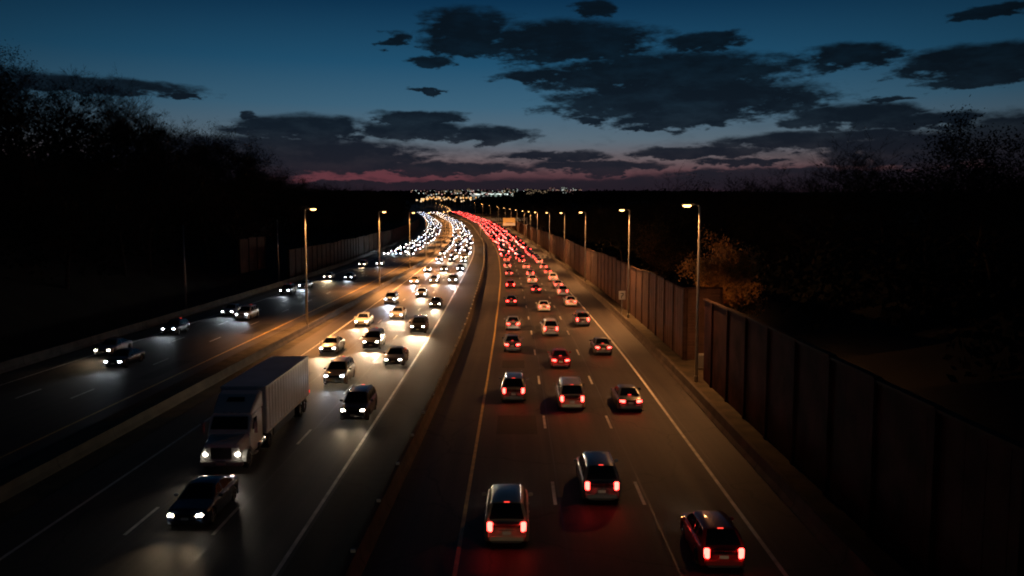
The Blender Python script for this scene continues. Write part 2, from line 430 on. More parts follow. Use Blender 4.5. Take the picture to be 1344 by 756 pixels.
def place_lamps(proto, ys, cv, side, text, group):
    for i, y in enumerate(ys):
        o = proto if i == 0 else copy_tree(proto)
        x = cv(y); z = prof(y)
        o.location = (x, y, z); o.rotation_euler = (0, 0, -heading(cv, y))
        if i < 8: lab = ordn[i] + ' ' + text
        else: lab = 'tiny lit lamp among the farthest ' + ('street lamps along the right noise wall' if side < 0 else 'street lamps on the median barrier')
        tag(o, lab, 'street lamp', group)
        if i < 14:
            l = lamp_light(x, y, z, (9000 if i < 6 else 14000) * (1.9 if side > 0 else 0.52) * (0.85 if (i == 0 and side < 0) else 1.25), 152 if (i == 0 and side < 0) else 0); l.parent = o
            l.location = (side * 1.0, 0, 14.2 - 0.15)
            l.rotation_euler = (0, side * -R(26 if side > 0 else 12), 0)
place_lamps(protoR, lampR, lambda y: bR(y) + 1.25, -1, 'lit street lamp along the right noise wall, its head turned left over the road', 'lit street lamps along the right noise wall')
place_lamps(protoL, lampL, bM, 1, 'lit street lamp on the median barrier, its head turned right', 'lit street lamps on the median')
for (px, x, y, h, t) in ((242, -46.4, 115, 12.2, 'tall unlit pole behind the left barrier, the leftmost pole'), (366, -47.2, 164, 12.8, 'tall unlit pole on the left beside the short back wall section')):
    o = empty('utility_pole', (x, y, terrain(x, y) - 0.1)); tag(o, t, 'pole')
    MB().tube([(0,0,0),(0,0,h)], [0.15,0.09], 8).build('pole', M_STEEL, o, smooth=True)
    MB().box(-0.25, 0.25, -0.25, 0.25, 0, 0.16).build('base_plate', M_STEEL, o)
    MB().tube([(0,0,h),(0,0,h+0.12)], [0.11,0.05], 8).build('pole_cap', M_STEEL, o)

# ------------------------------------------------------------------ roadside signs
xs, ys_ = bR(112) + 1.3, 112.0
xs = (817 - 672) / F * 104; ys_ = 104.0
sg = empty('speed_sign', (xs, ys_, prof(ys_))); tag(sg, 'small white rectangular sign on a post in front of the right noise wall', 'sign')
MB().box(-0.04, 0.04, -0.03, 0.03, 0, 3.0).build('post', M_STEEL, sg)
MB().box(-0.42, 0.42, -0.065, -0.035, 2.75, 3.85).build('sign_panel', mat('white_sign_sheet', (0.8, 0.78, 0.72), 0.5), sg, bevel=0.008)
# dark numeral on the plate (bars forming a seven-like figure as it reads from the bridge)
mk = MB(); mk.box(-0.2, 0.2, -0.072, -0.068, 3.5, 3.6); mk.box(0.08, 0.2, -0.072, -0.068, 3.3, 3.5)
mk.box(-0.08, 0.1, -0.072, -0.068, 3.18, 3.3); mk.box(-0.12, -0.02, -0.072, -0.068, 2.92, 3.18)
mk.build('sign_figure', mat('sign_black', (0.03, 0.03, 0.03), 0.5), sg)

gy = 430.0; gz = prof(gy)
gt = empty('sign_gantry', (bR(gy) + 1.0, gy, gz)); tag(gt, 'steel sign gantry spanning the red tail light lanes in the distance', 'sign gantry')
gx = bR(gy) + 1.0; lx = bC(gy) - 0.2
def tr(mb, x0, x1, z, d=0.9):
    mb.box(x0, x1, -0.1, 0.1, z, z + 0.2); mb.box(x0, x1, -0.1, 0.1, z + d, z + d + 0.2)
    n = int((x1 - x0) / 1.2)
    for k in range(n):
        a = x0 + (x1 - x0) * k / n; b = x0 + (x1 - x0) * (k + 1) / n
        mb.tube([(a, 0, z + 0.1), ((a + b) / 2, 0, z + d + 0.1), (b, 0, z + 0.1)], 0.06, 4)
mb = MB(); tr(mb, lx - gx, 0, 9.6); mb.build('truss_beam', M_STEEL, gt)
for x in (0.0, lx - gx): MB().tube([(x,0,0),(x,0,11.2)], [0.32,0.26], 10).build('upright', M_STEEL, gt, smooth=True)
sx0, sx1 = -4.7, 1.7
M_ORANGE = emis('orange_sign_face_added_glow', (1.0, 0.38, 0.07), 0.42, (0.7, 0.3, 0.05))  # emission added to the sign face, standing in for headlight light it returns
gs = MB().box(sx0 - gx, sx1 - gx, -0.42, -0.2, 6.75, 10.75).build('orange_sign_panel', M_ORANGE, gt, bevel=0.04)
MB().box(sx0 - gx, sx1 - gx, -0.45, -0.425, 6.75, 8.1).build('lower_sign_strip', emis('pale_orange_sign_face_added_glow', (1.0, 0.5, 0.2), 0.42, (0.7, 0.4, 0.2)), gs)  # same added glow on the lower strip
MB().box(sx0 - gx + 1.6, sx1 - gx - 1.2, -0.475, -0.455, 8.1, 8.35).build('sign_line', mat('sign_line_black', (0.02, 0.02, 0.02), 0.6), gs)

# ------------------------------------------------------------------ vehicles
KINDS = {   # L, W, H, hood z, belt z, y of windscreen base, roof front, roof rear, rear glass base (fractions from the rear), deck z
    'sedan':     dict(L=4.6, W=1.80, H=1.44, hood=0.80, belt=0.93, ys=(0.735, 0.57, 0.33, 0.155), deck=0.97, wr=0.57),
    'hatchback': dict(L=4.2, W=1.78, H=1.50, hood=0.84, belt=0.96, ys=(0.76, 0.60, 0.15, 0.035), deck=0.97, wr=0.60),
    'suv':       dict(L=4.6, W=1.86, H=1.72, hood=0.98, belt=1.08, ys=(0.75, 0.61, 0.12, 0.03), deck=1.09, wr=0.64),
    'minivan':   dict(L=4.9, W=1.92, H=1.78, hood=0.94, belt=1.05, ys=(0.83, 0.65, 0.08, 0.025), deck=1.06, wr=0.70),
    'pickup':    dict(L=5.3, W=1.94, H=1.82, hood=1.05, belt=1.14, ys=(0.72, 0.61, 0.42, 0.385), deck=1.10, wr=0.66),
}
def car_fns(k):
    d = KINDS[k]; L = d['L']; hw = d['W'] / 2
    Y = lambda f: -L/2 + f * L
    y1, y2, y3, y4 = [Y(f) for f in d['ys']]
    def halfw(y):
        s = abs(y) / (L/2)
        e = max(0.0, (s - 0.78) / 0.22)
        return hw * (1 - 0.17 * e ** 2.4)
    def deck(y):      # height of hood, shoulder, trunk
        if y > y1:
            t = (y - y1) / (L/2 - y1); return d['belt'] + (d['hood'] - d['belt']) * min(1, t * 1.2) - 0.20 * max(0, (t - 0.72) / 0.28) ** 2
        if y < y4:
            t = (y4 - y) / max(0.05, L/2 + y4); return d['deck'] - 0.14 * max(0, (t - 0.6) / 0.4) ** 2
        return d['belt'] + (d['deck'] - d['belt']) * (y1 - y) / (y1 - y4)
    def roof(y):
        H = d['H']
        if y > y2: t = max(0.0, (y1 - y) / (y1 - y2)); return deck(y1) - 0.01 + (H - deck(y1) - 0.035) * (t ** 0.86)
        if y < y3: t = max(0.0, (y - y4) / (y3 - y4)); return deck(y4) - 0.01 + (H - deck(y4) - 0.045) * (t ** 0.80)
        t = (y - y3) / (y2 - y3); return H - 0.045 + 0.045 * math.sin(math.pi * min(1, max(0, t))) ** 0.8 + 0.01 * t
    wb = hw * 0.90; wr = d['wr']
    return d, L, hw, (y1, y2, y3, y4), halfw, deck, roof, wb, wr
RWH = 0.34
def car_body_mesh(k, n=46, nx=4):
    d, L, hw, (y1, y2, y3, y4), halfw, deck, roof, wb, wr = car_fns(k)
    ya = L/2 - 0.86; yb = -L/2 + 0.92
    ys = sorted(set([round(-L/2 + L * i / n, 4) for i in range(n + 1)]))
    rows = []
    rad = RWH + 0.07
    for y in ys:
        w = halfw(y); t = deck(y)
        b0 = 0.20
        s = abs(y) / (L/2)
        if s > 0.93: b0 = 0.20 + 0.10 * (s - 0.93) / 0.07
        bz = b0
        for yw in (ya, yb):
            if abs(y - yw) < rad: bz = max(bz, RWH + math.sqrt(rad**2 - (y - yw)**2))
        bz = min(bz, t - 0.12)
        mid = max(bz + 0.02, 0.52)
        half = [(0, b0 if bz <= b0 else b0), (w*0.72, b0), (w*0.80, bz), (w*0.985, bz), (w, max(mid, bz+0.03)), (w*0.985, max(t - 0.16, mid+0.02)), (w*0.94, t - 0.04), (w*0.80, t + 0.005), (w*0.4, t + 0.03), (0, t + 0.035)]
        rows.append([(-a, y, z) for a, z in reversed(half[1:])] + [(half[0][0], y, half[0][1])] + [(a, y, z) for a, z in half[1:]] )
    mb = MB()
    # close loop
    w_ = len(rows[0]); nn = len(mb.v)
    for r in rows: mb.v += r
    for i in range(len(rows) - 1):
        for j in range(w_ - 1):
            mb.f.append((nn+i*w_+j, nn+(i+1)*w_+j, nn+(i+1)*w_+j+1, nn+i*w_+j+1))
    # ends
    for i, rev in ((0, False), (len(rows)-1, True)):
        half_n = w_ // 2
        y = rows[i][0][1]; 
        for j in range(half_n):
            a, b2, c, e = nn+i*w_+j, nn+i*w_+j+1, nn+i*w_+w_-2-j, nn+i*w_+w_-1-j
            if b2 == c: f = (a, b2, e)
            else: f = (a, b2, c, e)
            mb.f.append(f if rev else tuple(reversed(f)))
    # greenhouse
    m = 20; rows = []
    gy_ = [y4 + (y1 - y4) * i / m for i in range(m + 1)] + [y2, y3]; gy_ = sorted(set(gy_))
    for y in gy_:
        r = roof(y); bz = deck(y) - 0.03; hgt = max(0.0, (r - bz) / (d['H'] - bz))
        wt = wb + (wr - wb) * hgt
        r2 = max(r, bz + 0.005)
        wt0 = wb + (wr - wb) * hgt * 0.9
        rows.append([(-wb, y, bz), (-(wt0 + 0.02), y, bz + (r2-bz)*0.86), (-wt + 0.05, y, bz + (r2-bz)*0.97), (-wt*0.55, y, r2 + 0.012), (0, y, r2 + 0.02),
                     (wt*0.55, y, r2 + 0.012), (wt - 0.05, y, bz + (r2-bz)*0.97), (wt0 + 0.02, y, bz + (r2-bz)*0.86), (wb, y, bz)])
    w_ = 9; nn = len(mb.v)
    for r in rows: mb.v += r
    for i in range(len(rows) - 1):
        for j in range(w_ - 1): mb.f.append((nn+i*w_+j, nn+(i+1)*w_+j, nn+(i+1)*w_+j+1, nn+i*w_+j+1))
    if k == 'pickup':   # dark open bed
        pass
    return mb
def glass_patch(k, ya, yb, inset=0.09, n=7, lift=0.016):
    d, L, hw, (y1, y2, y3, y4), halfw, deck, roof, wb, wr = car_fns(k)
    rows = []
    for i in range(n + 1):
        y = ya + (yb - ya) * i / n
        r = roof(y); bz = deck(y) - 0.03; hgt = max(0.0, (r - bz) / (d['H'] - bz))
        wt = wb + (wr - wb) * hgt - inset
        rows.append([(wt * q, y, r + 0.02 - 0.012 * (abs(q) ** 1.5) * 1.6 + lift) for q in (-1, -0.5, 0, 0.5, 1)])
    # drape the corners down a little so that the pane reads as curved
    mb = MB()
    nn = 0
    for r in rows: mb.v += r
    for i in range(n):
        for j in range(4):
            f = (i*5+j, i*5+j+1, (i+1)*5+j+1, (i+1)*5+j)
            mb.f.append(f if yb > ya else tuple(reversed(f)))
    return mb
def side_glass(k, s):
    d, L, hw, (y1, y2, y3, y4), halfw, deck, roof, wb, wr = car_fns(k)
    mb = MB()
    mid = (y2 + y3) / 2 + 0.1
    if k == 'pickup': segs = [(y3 + 0.08, mid - 0.05), (mid + 0.05, y1 - 0.25)]
    elif k in ('suv', 'minivan', 'hatchback'): segs = [(y4 + 0.22, y3 + 0.55), (y3 + 0.63, mid), (mid + 0.09, y1 - 0.22)]
    else: segs = [(y4 + 0.26, mid), (mid + 0.09, y1 - 0.24)]
    for a, b in segs:
        rows = []
        for i in range(7):
            y = a + (b - a) * i / 6
            r = roof(y); bz = deck(y) - 0.03; hgt = max(0.0, (r - bz) / (d['H'] - bz))
            wt0 = wb + (wr - wb) * hgt * 0.9 + 0.02
            zt = bz + (r - bz) * 0.84; z0 = bz + 0.07
            zt = max(zt, z0 + 0.01)
            tot = bz + (r - bz) * 0.86 - bz
            X = lambda z: wb + (wt0 - wb) * (z - bz) / max(tot, 0.02)
            rows.append([(s * (X(z0) + 0.011), y, z0), (s * (X(zt) + 0.011), y, zt)])
        mb.grid(rows if s < 0 else [list(reversed(r)) for r in rows])
    return mb
def wheel_mb(r, w, k=20):
    mb = MB()
    prf = [(-w/2, r*0.66), (-w/2, r*0.93), (-w*0.38, r), (w*0.38, r), (w/2, r*0.93), (w/2, r*0.66)]
    for (x, q) in prf:
        for j in range(k):
            t = 2*math.pi*j/k; mb.v.append((x, q*math.cos(t), q*math.sin(t)))
    for i in range(len(prf)-1):
        for j in range(k): mb.f.append((i*k+j, (i+1)*k+j, (i+1)*k+(j+1)%k, i*k+(j+1)%k))
    return mb
def rim_mb(r, x, s, k=20, spokes=5):
    mb = MB(); 
    mb.tube([(x - 0.1*s, 0, 0), (x - 0.02*s, 0, 0)], [r*0.67, r*0.67], k)
    for i in range(spokes):
        a = 2*math.pi*i/spokes
        c, s2 = math.cos(a), math.sin(a)
        p = lambda u, v: (x + 0.005*s, u*c - v*s2, u*s2 + v*c)
        n = len(mb.v)
        mb.v += [p(0, -0.04), p(r*0.62, -0.03), p(r*0.62, 0.03), p(0, 0.04)]
        mb.f.append((n, n+1, n+2, n+3) if s > 0 else (n+3, n+2, n+1, n))
    return mb
def lens(cx, cy, cz, sx, sy, sz, rot=0.0, taper=0.0):
    """rounded wedge lens: bevelled box turned about z"""
    mb = MB()
    c, s = math.cos(rot), math.sin(rot)
    mb.box(-sx, sx, -sy, sy, -sz, sz)
    out = []
    for x, y, z in mb.v:
        if taper: z = z * (1 - taper * (x / sx))
        out.append((cx + x*c - y*s, cy + x*s + y*c, cz + z))
    mb.v = out
    return mb
PROTO = {}
def make_car(kind, colour, lit, cool=False):
    """lit = 'tail' for the lanes driving away, 'head' for oncoming lanes; every car has both sets of lamps"""
    d, L, hw, (y1, y2, y3, y4), halfw, deck, roof, wb, wr = car_fns(kind)
    root = empty('car' if kind not in ('pickup', 'minivan') else {'pickup': 'pickup_truck', 'minivan': 'minivan'}[kind])
    p = PAINT[colour]
    bo = car_body_mesh(kind).build('body', p, root, smooth=True)
    MB_ = glass_patch(kind, y1 - 0.03, y2 + 0.04); MB_.build('windscreen', M_GLASS, root, smooth=True)
    glass_patch(kind, y4 + 0.03 * (1 if kind == 'sedan' else 0.4), y3 - 0.02, 0.11).build('rear_window', M_GLASS, root, smooth=True)
    for s in (-1, 1): side_glass(kind, s).build('side_window', M_GLASS, root)
    fy = L/2; hz = d['hood'] - 0.15
    wf = halfw(L/2)
    hm = M_HEADC if cool else M_HEAD
    big = kind in ('suv', 'pickup', 'minivan')
    for s in (-1, 1):
        lens(s * (wf - 0.15), fy - 0.05, hz - 0.02, 0.17, 0.075, 0.075 if not big else 0.09, -s * 0.32, 0.25 * -s).build('headlight', hm, root, bevel=0.065)
        if kind in ('hatchback', 'suv', 'minivan'):
            sz, cz = 0.19, d['deck'] - 0.22
            sx = 0.105
        elif kind == 'pickup': sz, cz, sx = 0.2, d['deck'] - 0.3, 0.09
        else: sz, cz, sx = 0.085, d['deck'] - 0.20, 0.19
        lens(s * (halfw(-L/2) - sx * 0.92), -L/2 + 0.03, cz, sx, 0.07, sz, s * 0.3).build('tail_light', M_BRAKE if (lit == 'tail') else M_TAIL, root, bevel=0.035)
    # dark lower grille and bumper intake, chrome bar, plates, mirrors, trim
    g = MB(); g.box(-0.48, 0.48, fy - 0.04, fy + 0.012, hz - 0.12, hz + 0.04)
    for i in range(3): g.box(-0.46, 0.46, fy + 0.008, fy + 0.022, hz - 0.10 + i*0.05, hz - 0.085 + i*0.05)
    g.build('grille', M_TRIM, root, bevel=0.004)
    MB().box(-0.62, 0.62, fy - 0.05, fy + 0.01, 0.30, 0.42).build('lower_grille', M_TRIM, root, bevel=0.012)
    MB().box(-0.16, 0.16, fy + 0.012, fy + 0.022, 0.46, 0.57).build('licence_plate', M_PLATE, root)
    pz = 0.62 if kind in ('hatchback', 'suv', 'minivan', 'pickup') else 0.66
    MB().box(-0.17, 0.17, -fy - 0.02, -fy - 0.006, pz - 0.06, pz + 0.06).build('licence_plate', M_PLATE, root)
    MB().box(-0.70, 0.70, -fy - 0.045, -fy + 0.06, 0.30, 0.50).build('rear_bumper', p, root, bevel=0.03)
    MB().box(-0.60, 0.60, -fy - 0.03, -fy + 0.05, 0.215, 0.29).build('bumper_trim', M_TRIM, root, bevel=0.01)
    MB().box(-0.34, 0.34, -fy - 0.016, -fy + 0.02, pz + 0.10, pz + 0.13).build('trunk_handle', M_CHROME if big else M_TRIM, root)
    MB().box(-0.11, 0.11, (y3 if kind != 'sedan' else y4) - (0.0 if kind != 'sedan' else -0.05), (y3 if kind != 'sedan' else y4) + (0.05 if kind != 'sedan' else 0.09), roof(y3) + 0.0 if kind != 'sedan' else roof(y4 + 0.07) + 0.03, (roof(y3) + 0.035) if kind != 'sedan' else roof(y4 + 0.07) + 0.06).build('high_brake_light', M_TAIL, root)
    for s in (-1, 1):
        lens(s * (hw + 0.09), y1 - 0.38, d['belt'] + 0.08, 0.10, 0.06, 0.07, s * 0.15).build('mirror', p, root, bevel=0.03)
    for s in (-1, 1):
        for f in ((y2 + y3)/2 - 0.15, (y2 + y3)/2 + 0.85):
            xx = halfw(f) * 0.985
            MB().box(min(s*xx, s*(xx+0.03)), max(s*xx, s*(xx+0.03)), f - 0.1, f + 0.1, d['belt'] - 0.15, d['belt'] - 0.12).build('door_handle', p, root)
    if kind == 'suv' or kind == 'minivan':
        for s in (-1, 1): MB().tube([(s*(wr-0.06), y3 + 0.1, d['H'] - 0.02), (s*(wr-0.06), y3 + 0.2, d['H'] + 0.05), (s*(wr-0.06), y2 - 0.2, d['H'] + 0.05), (s*(wr-0.06), y2 - 0.1, d['H'] - 0.02)], 0.018, 6).build('roof_rail', M_CHROME, root)
    if kind == 'pickup':
        MB().box(-hw*0.80, hw*0.80, -L/2 + 0.12, y4 - 0.06, d['deck'] - 0.02, d['deck'] + 0.045).build('bed_cover', M_TRIM, root, bevel=0.015)
    ya, yb = L/2 - 0.86, -L/2 + 0.92
    for yw in (ya, yb):
        for s in (-1, 1):
            w = wheel_mb(RWH, 0.22).build('wheel', M_RUBBER, root, smooth=True); w.location = (s * (hw - 0.13), yw, RWH)
            rim_mb(RWH, 0.11 * s, s).build('rim', M_RIM, w)
    return root
def car(kind, colour, lit, cool=False):
    key = (kind, colour, lit, cool)
    if key not in PROTO:
        PROTO[key] = make_car(*key); return PROTO[key]
    return copy_tree(PROTO[key])
FARM = {}
def far_car_mesh(kind, colour, lit, var):
    key = (kind, colour, lit, var)
    if key in FARM: return FARM[key]
    d, L, hw, (y1, y2, y3, y4), halfw, deck, roof, wb, wr = car_fns(kind)
    v, f, mi = [], [], []
    def add(mb, idx):
        n = len(v); v.extend(mb.v); f.extend([tuple(a + n for a in q) for q in mb.f]); mi.extend([idx] * len(mb.f))
    b = MB()
    b.box(-hw, hw, -L/2, L/2, 0.3, d['belt'] - 0.05, 0.06); add(b, 0)
    g = MB(); g.v += [(-wb,y4,d['belt']-0.06),(wb,y4,d['belt']-0.06),(wb,y1,d['belt']-0.06),(-wb,y1,d['belt']-0.06),(-wr,y3,d['H']),(wr,y3,d['H']),(wr,y2,d['H']),(-wr,y2,d['H'])]
    g.f += [(0,1,5,4),(1,2,6,5),(2,3,7,6),(3,0,4,7)]; add(g, 1)
    t = MB(); t.v += [(-wr,y3,d['H']+0.01),(wr,y3,d['H']+0.01),(wr,y2,d['H']+0.01),(-wr,y2,d['H']+0.01)]; t.f.append((0,1,2,3)); add(t, 0)
    w = MB()
    for s in (-1, 1):
        for yw in (L/2 - 0.86, -L/2 + 0.92): w.box(min(s*(hw-0.22), s*(hw-0.01)), max(s*(hw-0.22), s*(hw-0.01)), yw-0.32, yw+0.32, 0.02, 0.62)
    add(w, 2)
    h = MB()
    for s in (-1, 1): h.box(s*(hw-0.22)-0.16, s*(hw-0.22)+0.16, L/2-0.02, L/2+0.03, d['hood']-0.27, d['hood']-0.05)
    add(h, 3)
    q = MB()
    for s in (-1, 1): q.box(s*(hw-0.19)-0.17, s*(hw-0.19)+0.17, -L/2-0.03, -L/2+0.02, d['deck']-0.34, d['deck']-0.08)
    add(q, 4)
    me = bpy.data.meshes.new('car'); me.from_pydata(v, [], f)
    hm = M_HEADFB if var else M_HEADF
    tm = (M_TAIL if lit == 'head' else (M_BRAKEF if var else M_TAILF))
    if lit == 'tail': hm = M_HEAD
    for mm in (PAINT[colour], M_GLASS, M_RUBBER, hm, tm): me.materials.append(mm)
    me.polygons.foreach_set('material_index', mi); me.update()
    FARM[key] = (me, v, f, mi)
    return FARM[key]

def beam(parent, L, z, power, both=False, cool=False, size=62, down=7.0):
    for sx in ((-0.6, 0.6) if both else (0.0,)):
        l = bpy.data.lights.new('headlight_beam', 'SPOT'); l.energy = power / (2 if both else 1)
        l.color = (0.82, 0.93, 1.0) if cool else (1.0, 0.74, 0.45)
        l.spot_size = R(size); l.spot_blend = 1.0; l.shadow_soft_size = 0.12
        o = bpy.data.objects.new('headlight_beam', l); C.objects.link(o); o.parent = parent
        o.location = (sx, L/2 + 0.1, z); o.rotation_euler = (R(90 - down), 0, 0)

# lanes as curves
def lane(a, b, i, n): return mix(a, b, (i + 0.5) / n)
# near and middle distance cars read from the photograph's plan: (px, py of the visible bumper foot, kind, colour)
RED = [
 [(665,720,'suv','beige'),(674,529,'suv','grey'),(672.5,463,'sedan','grey'),(673.5,434,'sedan','silver'),(671,402,'sedan','black'),(670,379,'hatchback','dark red'),(668,363,'sedan','grey'),(666,353,'suv','silver'),(665,344,'sedan','white')],
 [(790,663,'suv','grey'),(751,540,'minivan','beige'),(736,485,'sedan','dark red'),(723,442,'suv','white'),(714,410,'sedan','white'),(703.6,385.6,'sedan','charcoal'),(699,373,'suv','white'),(696,363,'hatchback','silver'),(691,354,'sedan','white'),(685,346,'suv','grey')],
 [(950,753,'hatchback','dark red'),(828,542,'sedan','grey'),(792,467,'sedan','grey'),(765,429,'suv','grey'),(750,403,'sedan','white'),(739,389,'suv','white'),(733,379,'sedan','silver'),(726,370,'suv','white'),(720,361,'sedan','beige'),(714.5,354,'hatchback','white'),(709,347,'suv','silver')],
]
CEN = [
 [('TRUCK',),(430,466,'sedan','silver'),(474,429.5,'sedan','white'),(514,400,'suv','white'),(544,373.5,'sedan','beige'),(563.5,358,'sedan','grey'),(581,344,'suv','silver')],
 [(243,697,'sedan','dark blue'),(441,507.5,'suv','beige'),(487,460,'suv','black'),(520,420,'sedan','white'),(556,391,'sedan','silver'),(572,372.5,'hatchback','grey'),(582.5,357,'sedan','charcoal'),(593,344,'suv','black')],
 [(463,556,'suv','charcoal'),(516,482,'sedan','grey'),(548,438.5,'suv','black'),(571,405,'sedan','charcoal'),(595,373,'suv','charcoal'),(604,357,'suv','dark blue'),(608,345.5,'sedan','grey')],
]
LEF = [
 [(115,469,'sedan','silver'),(221,440,'hatchback','charcoal'),(298,415.5,'sedan','silver'),(369,388,'suv','charcoal'),(392,379.5,'sedan','silver'),(423,367.5,'sedan','white'),(475,351,'suv','grey')],
 [(136,485,'sedan','charcoal'),(317,421.5,'suv','white'),(457,368,'sedan','dark blue'),(501,350,'suv','grey')],
 [],
]
COLS = ['white','silver','grey','black','dark blue','dark red','beige','charcoal','charcoal','grey','grey','black']
KS = ['sedan','sedan','suv','suv','hatchback','minivan','pickup','suv','sedan']
cars = []   # (Y, X, heading rz, kind, colour, road, lane, lit)
def put(road, ln, cv, y_ref, x_ref, kind, colour):
    L = KINDS[kind]['L']
    yc = y_ref + L / 2
    hd = heading(cv, yc)
    x = x_ref + (cv(yc) - cv(y_ref))
    cars.append([yc, x, hd, kind, colour, road, ln])
def run(table, road, A, B, y_start_fill, spacing, lanes_fn, y_end, lanes_shift=None):
    for li in range(3):
        cv = lane(A, B, li, 3)
        last = 0
        for t in table[li]:
            if t[0] == 'TRUCK': last = max(last, 56); continue
            X, Y = G(t[0], t[1])
            ex = cv(Y); X = ex + max(-0.55, min(0.55, X - ex))
            put(road, li, cv, Y, X, t[2], t[3]); last = max(last, Y)
    nmax = lanes_fn(700)
    for li in range(nmax):
        cv0 = lane(A, B, li, 3) if li < 3 else None
        y = max([c[0] for c in cars if c[5] == road and c[6] == li] + [y_start_fill]) + spacing * rnd.uniform(0.8, 1.3)
        while y < y_end:
            n = lanes_fn(y)
            if li < n:
                kind = rnd.choice(KS)
                if abs(KINDS[kind]['L']) :
                    cvn = lane(A, B, li, n)
                    put(road, li, cvn, y, cvn(y) + rnd.uniform(-0.9, 0.9), kind, rnd.choice(COLS))
                sp = spacing(y) if callable(spacing) else spacing
            y += spacing * rnd.uniform(0.75, 1.45) * (1.0 if road == 'red' else 1 + max(0, y - 350) / 700)
run(RED, 'red', Ry, Rw, 200, 8.6, lambda y: 3 if y < 380 else 4, 1075)
run(CEN, 'centre', Cl, Cr, 200, 13.0, lambda y: 3, 1075)
run(LEF, 'left', Ll, Lr, 255, 13.5, lambda y: 3, 1060)
cars.sort(key=lambda c: c[0])
ROADN = {'red': 'red tail light road', 'centre': 'middle road', 'left': 'far left road'}
LANEN = {'red': ['lane beside the yellow line', 'middle lane', 'lane beside outer shoulder', 'extra outer lane'],
         'centre': ['lane beside the median', 'middle lane', 'lane beside the dark shoulder'],
         'left': ['lane beside the left barrier', 'middle lane', 'lane beside the median']}
ORD = ['nearest', 'second', 'third', 'fourth', 'fifth', 'sixth', 'seventh', 'eighth', 'ninth', 'tenth', 'eleventh', 'twelfth', 'thirteenth', 'fourteenth']
cnt = {}
stuff = {'v': [], 'f': [], 'mi': [], 'mats': []}
GRP = {'red': 'cars driving away with red tail lights', 'centre': 'oncoming cars with lit headlights on the middle carriageway', 'left': 'oncoming cars with lit headlights on the far left road'}
TYPEN = {'sedan': 'sedan', 'hatchback': 'hatchback', 'suv': 'SUV', 'minivan': 'minivan', 'pickup': 'pickup'}
CAT = {'sedan': 'car', 'hatchback': 'car', 'suv': 'car', 'minivan': 'van', 'pickup': 'pickup truck'}
for idx, (yc, x, hd, kind, colour, road, ln) in enumerate(cars):
    lit = 'tail' if road == 'red' else 'head'
    rz = -hd if road == 'red' else math.pi - hd
    z = prof(yc) + 0.012; pitch = math.atan(prof(yc + 1) - prof(yc))
    if road != 'red': pitch = -pitch
    k = cnt.get((road, ln), 0); cnt[(road, ln)] = k + 1
    cool = (idx * 7) % 5 < 2 and road != 'red'
    if idx < 299:
        if yc < 262:
            o = car(kind, colour, lit, cool)
        else:
            me = far_car_mesh(kind, colour, lit, cool or (road == 'red' and idx % 3 == 0))[0]
            o = bpy.data.objects.new('car' if CAT[kind] == 'car' else ('minivan' if kind == 'minivan' else 'pickup_truck'), me); C.objects.link(o)
        o.location = (x, yc, z); o.rotation_euler = (pitch, 0, rz)
        if k < 14: lab = '%s %s, %s in %s, %s' % (colour, TYPEN[kind], ORD[k], LANEN[road][ln], ROADN[road])
        else: lab = 'tiny distant %s in the dense queue, %s, %s' % (TYPEN[kind], LANEN[road][ln], ROADN[road])
        tag(o, lab, CAT[kind], GRP[road])
        if yc < 235:
            beam(o, KINDS[kind]['L'], 0.66, 230 if road == 'red' else ((240 if yc < 75 else 2600) if road == 'centre' else 500), yc < 120 and road != 'red', cool, size=58, down=2.2 if yc < 75 else 5)
        elif idx % 3 == 0 and yc < 400:
            beam(o, KINDS[kind]['L'], 0.7, 1500 if road == 'red' else 2500, False, cool, 90, 12)
    else:
        me, v, f, mi = far_car_mesh(kind, colour, lit, cool or (road == 'red' and idx % 3 == 0))
        T = Matrix.Translation((x, yc, z)) @ Matrix.Rotation(rz, 4, 'Z') @ Matrix.Rotation(pitch, 4, 'X')
        n = len(stuff['v'])
        stuff['v'] += [tuple(T @ Vector(q)) for q in v]
        stuff['f'] += [tuple(a + n for a in q) for q in f]
        for m_i in mi:
            mm = me.materials[m_i]
            if mm not in stuff['mats']: stuff['mats'].append(mm)
            stuff['mi'].append(stuff['mats'].index(mm))
if stuff['v']:
    o = obj('distant_traffic', stuff['v'], stuff['f'], None, mats=stuff['mats'], mi=stuff['mi'])
    tag(o, 'farthest dense streams of tiny white headlights and red tail lights below the horizon', 'traffic', None, 'stuff')

# unseen cars added under the bridge so that their beams light the nearest bumpers
for yb_, ln_, kd_, cl_ in ((6, 0, 'sedan', 'grey'), (-1, 1, 'suv', 'white'), (9, 2, 'sedan', 'silver')):
    cvb = lane(Ry, Rw, ln_, 3)
    o = car(kd_, cl_, 'tail'); o.location = (cvb(yb_), yb_, 0.012)
    tag(o, '%s %s unseen under the bridge, %s, red tail light road' % (cl_, TYPEN[kd_], LANEN['red'][ln_]), 'car', GRP['red'])
    beam(o, KINDS[kd_]['L'], 0.66, 420, True, False, size=40, down=1)
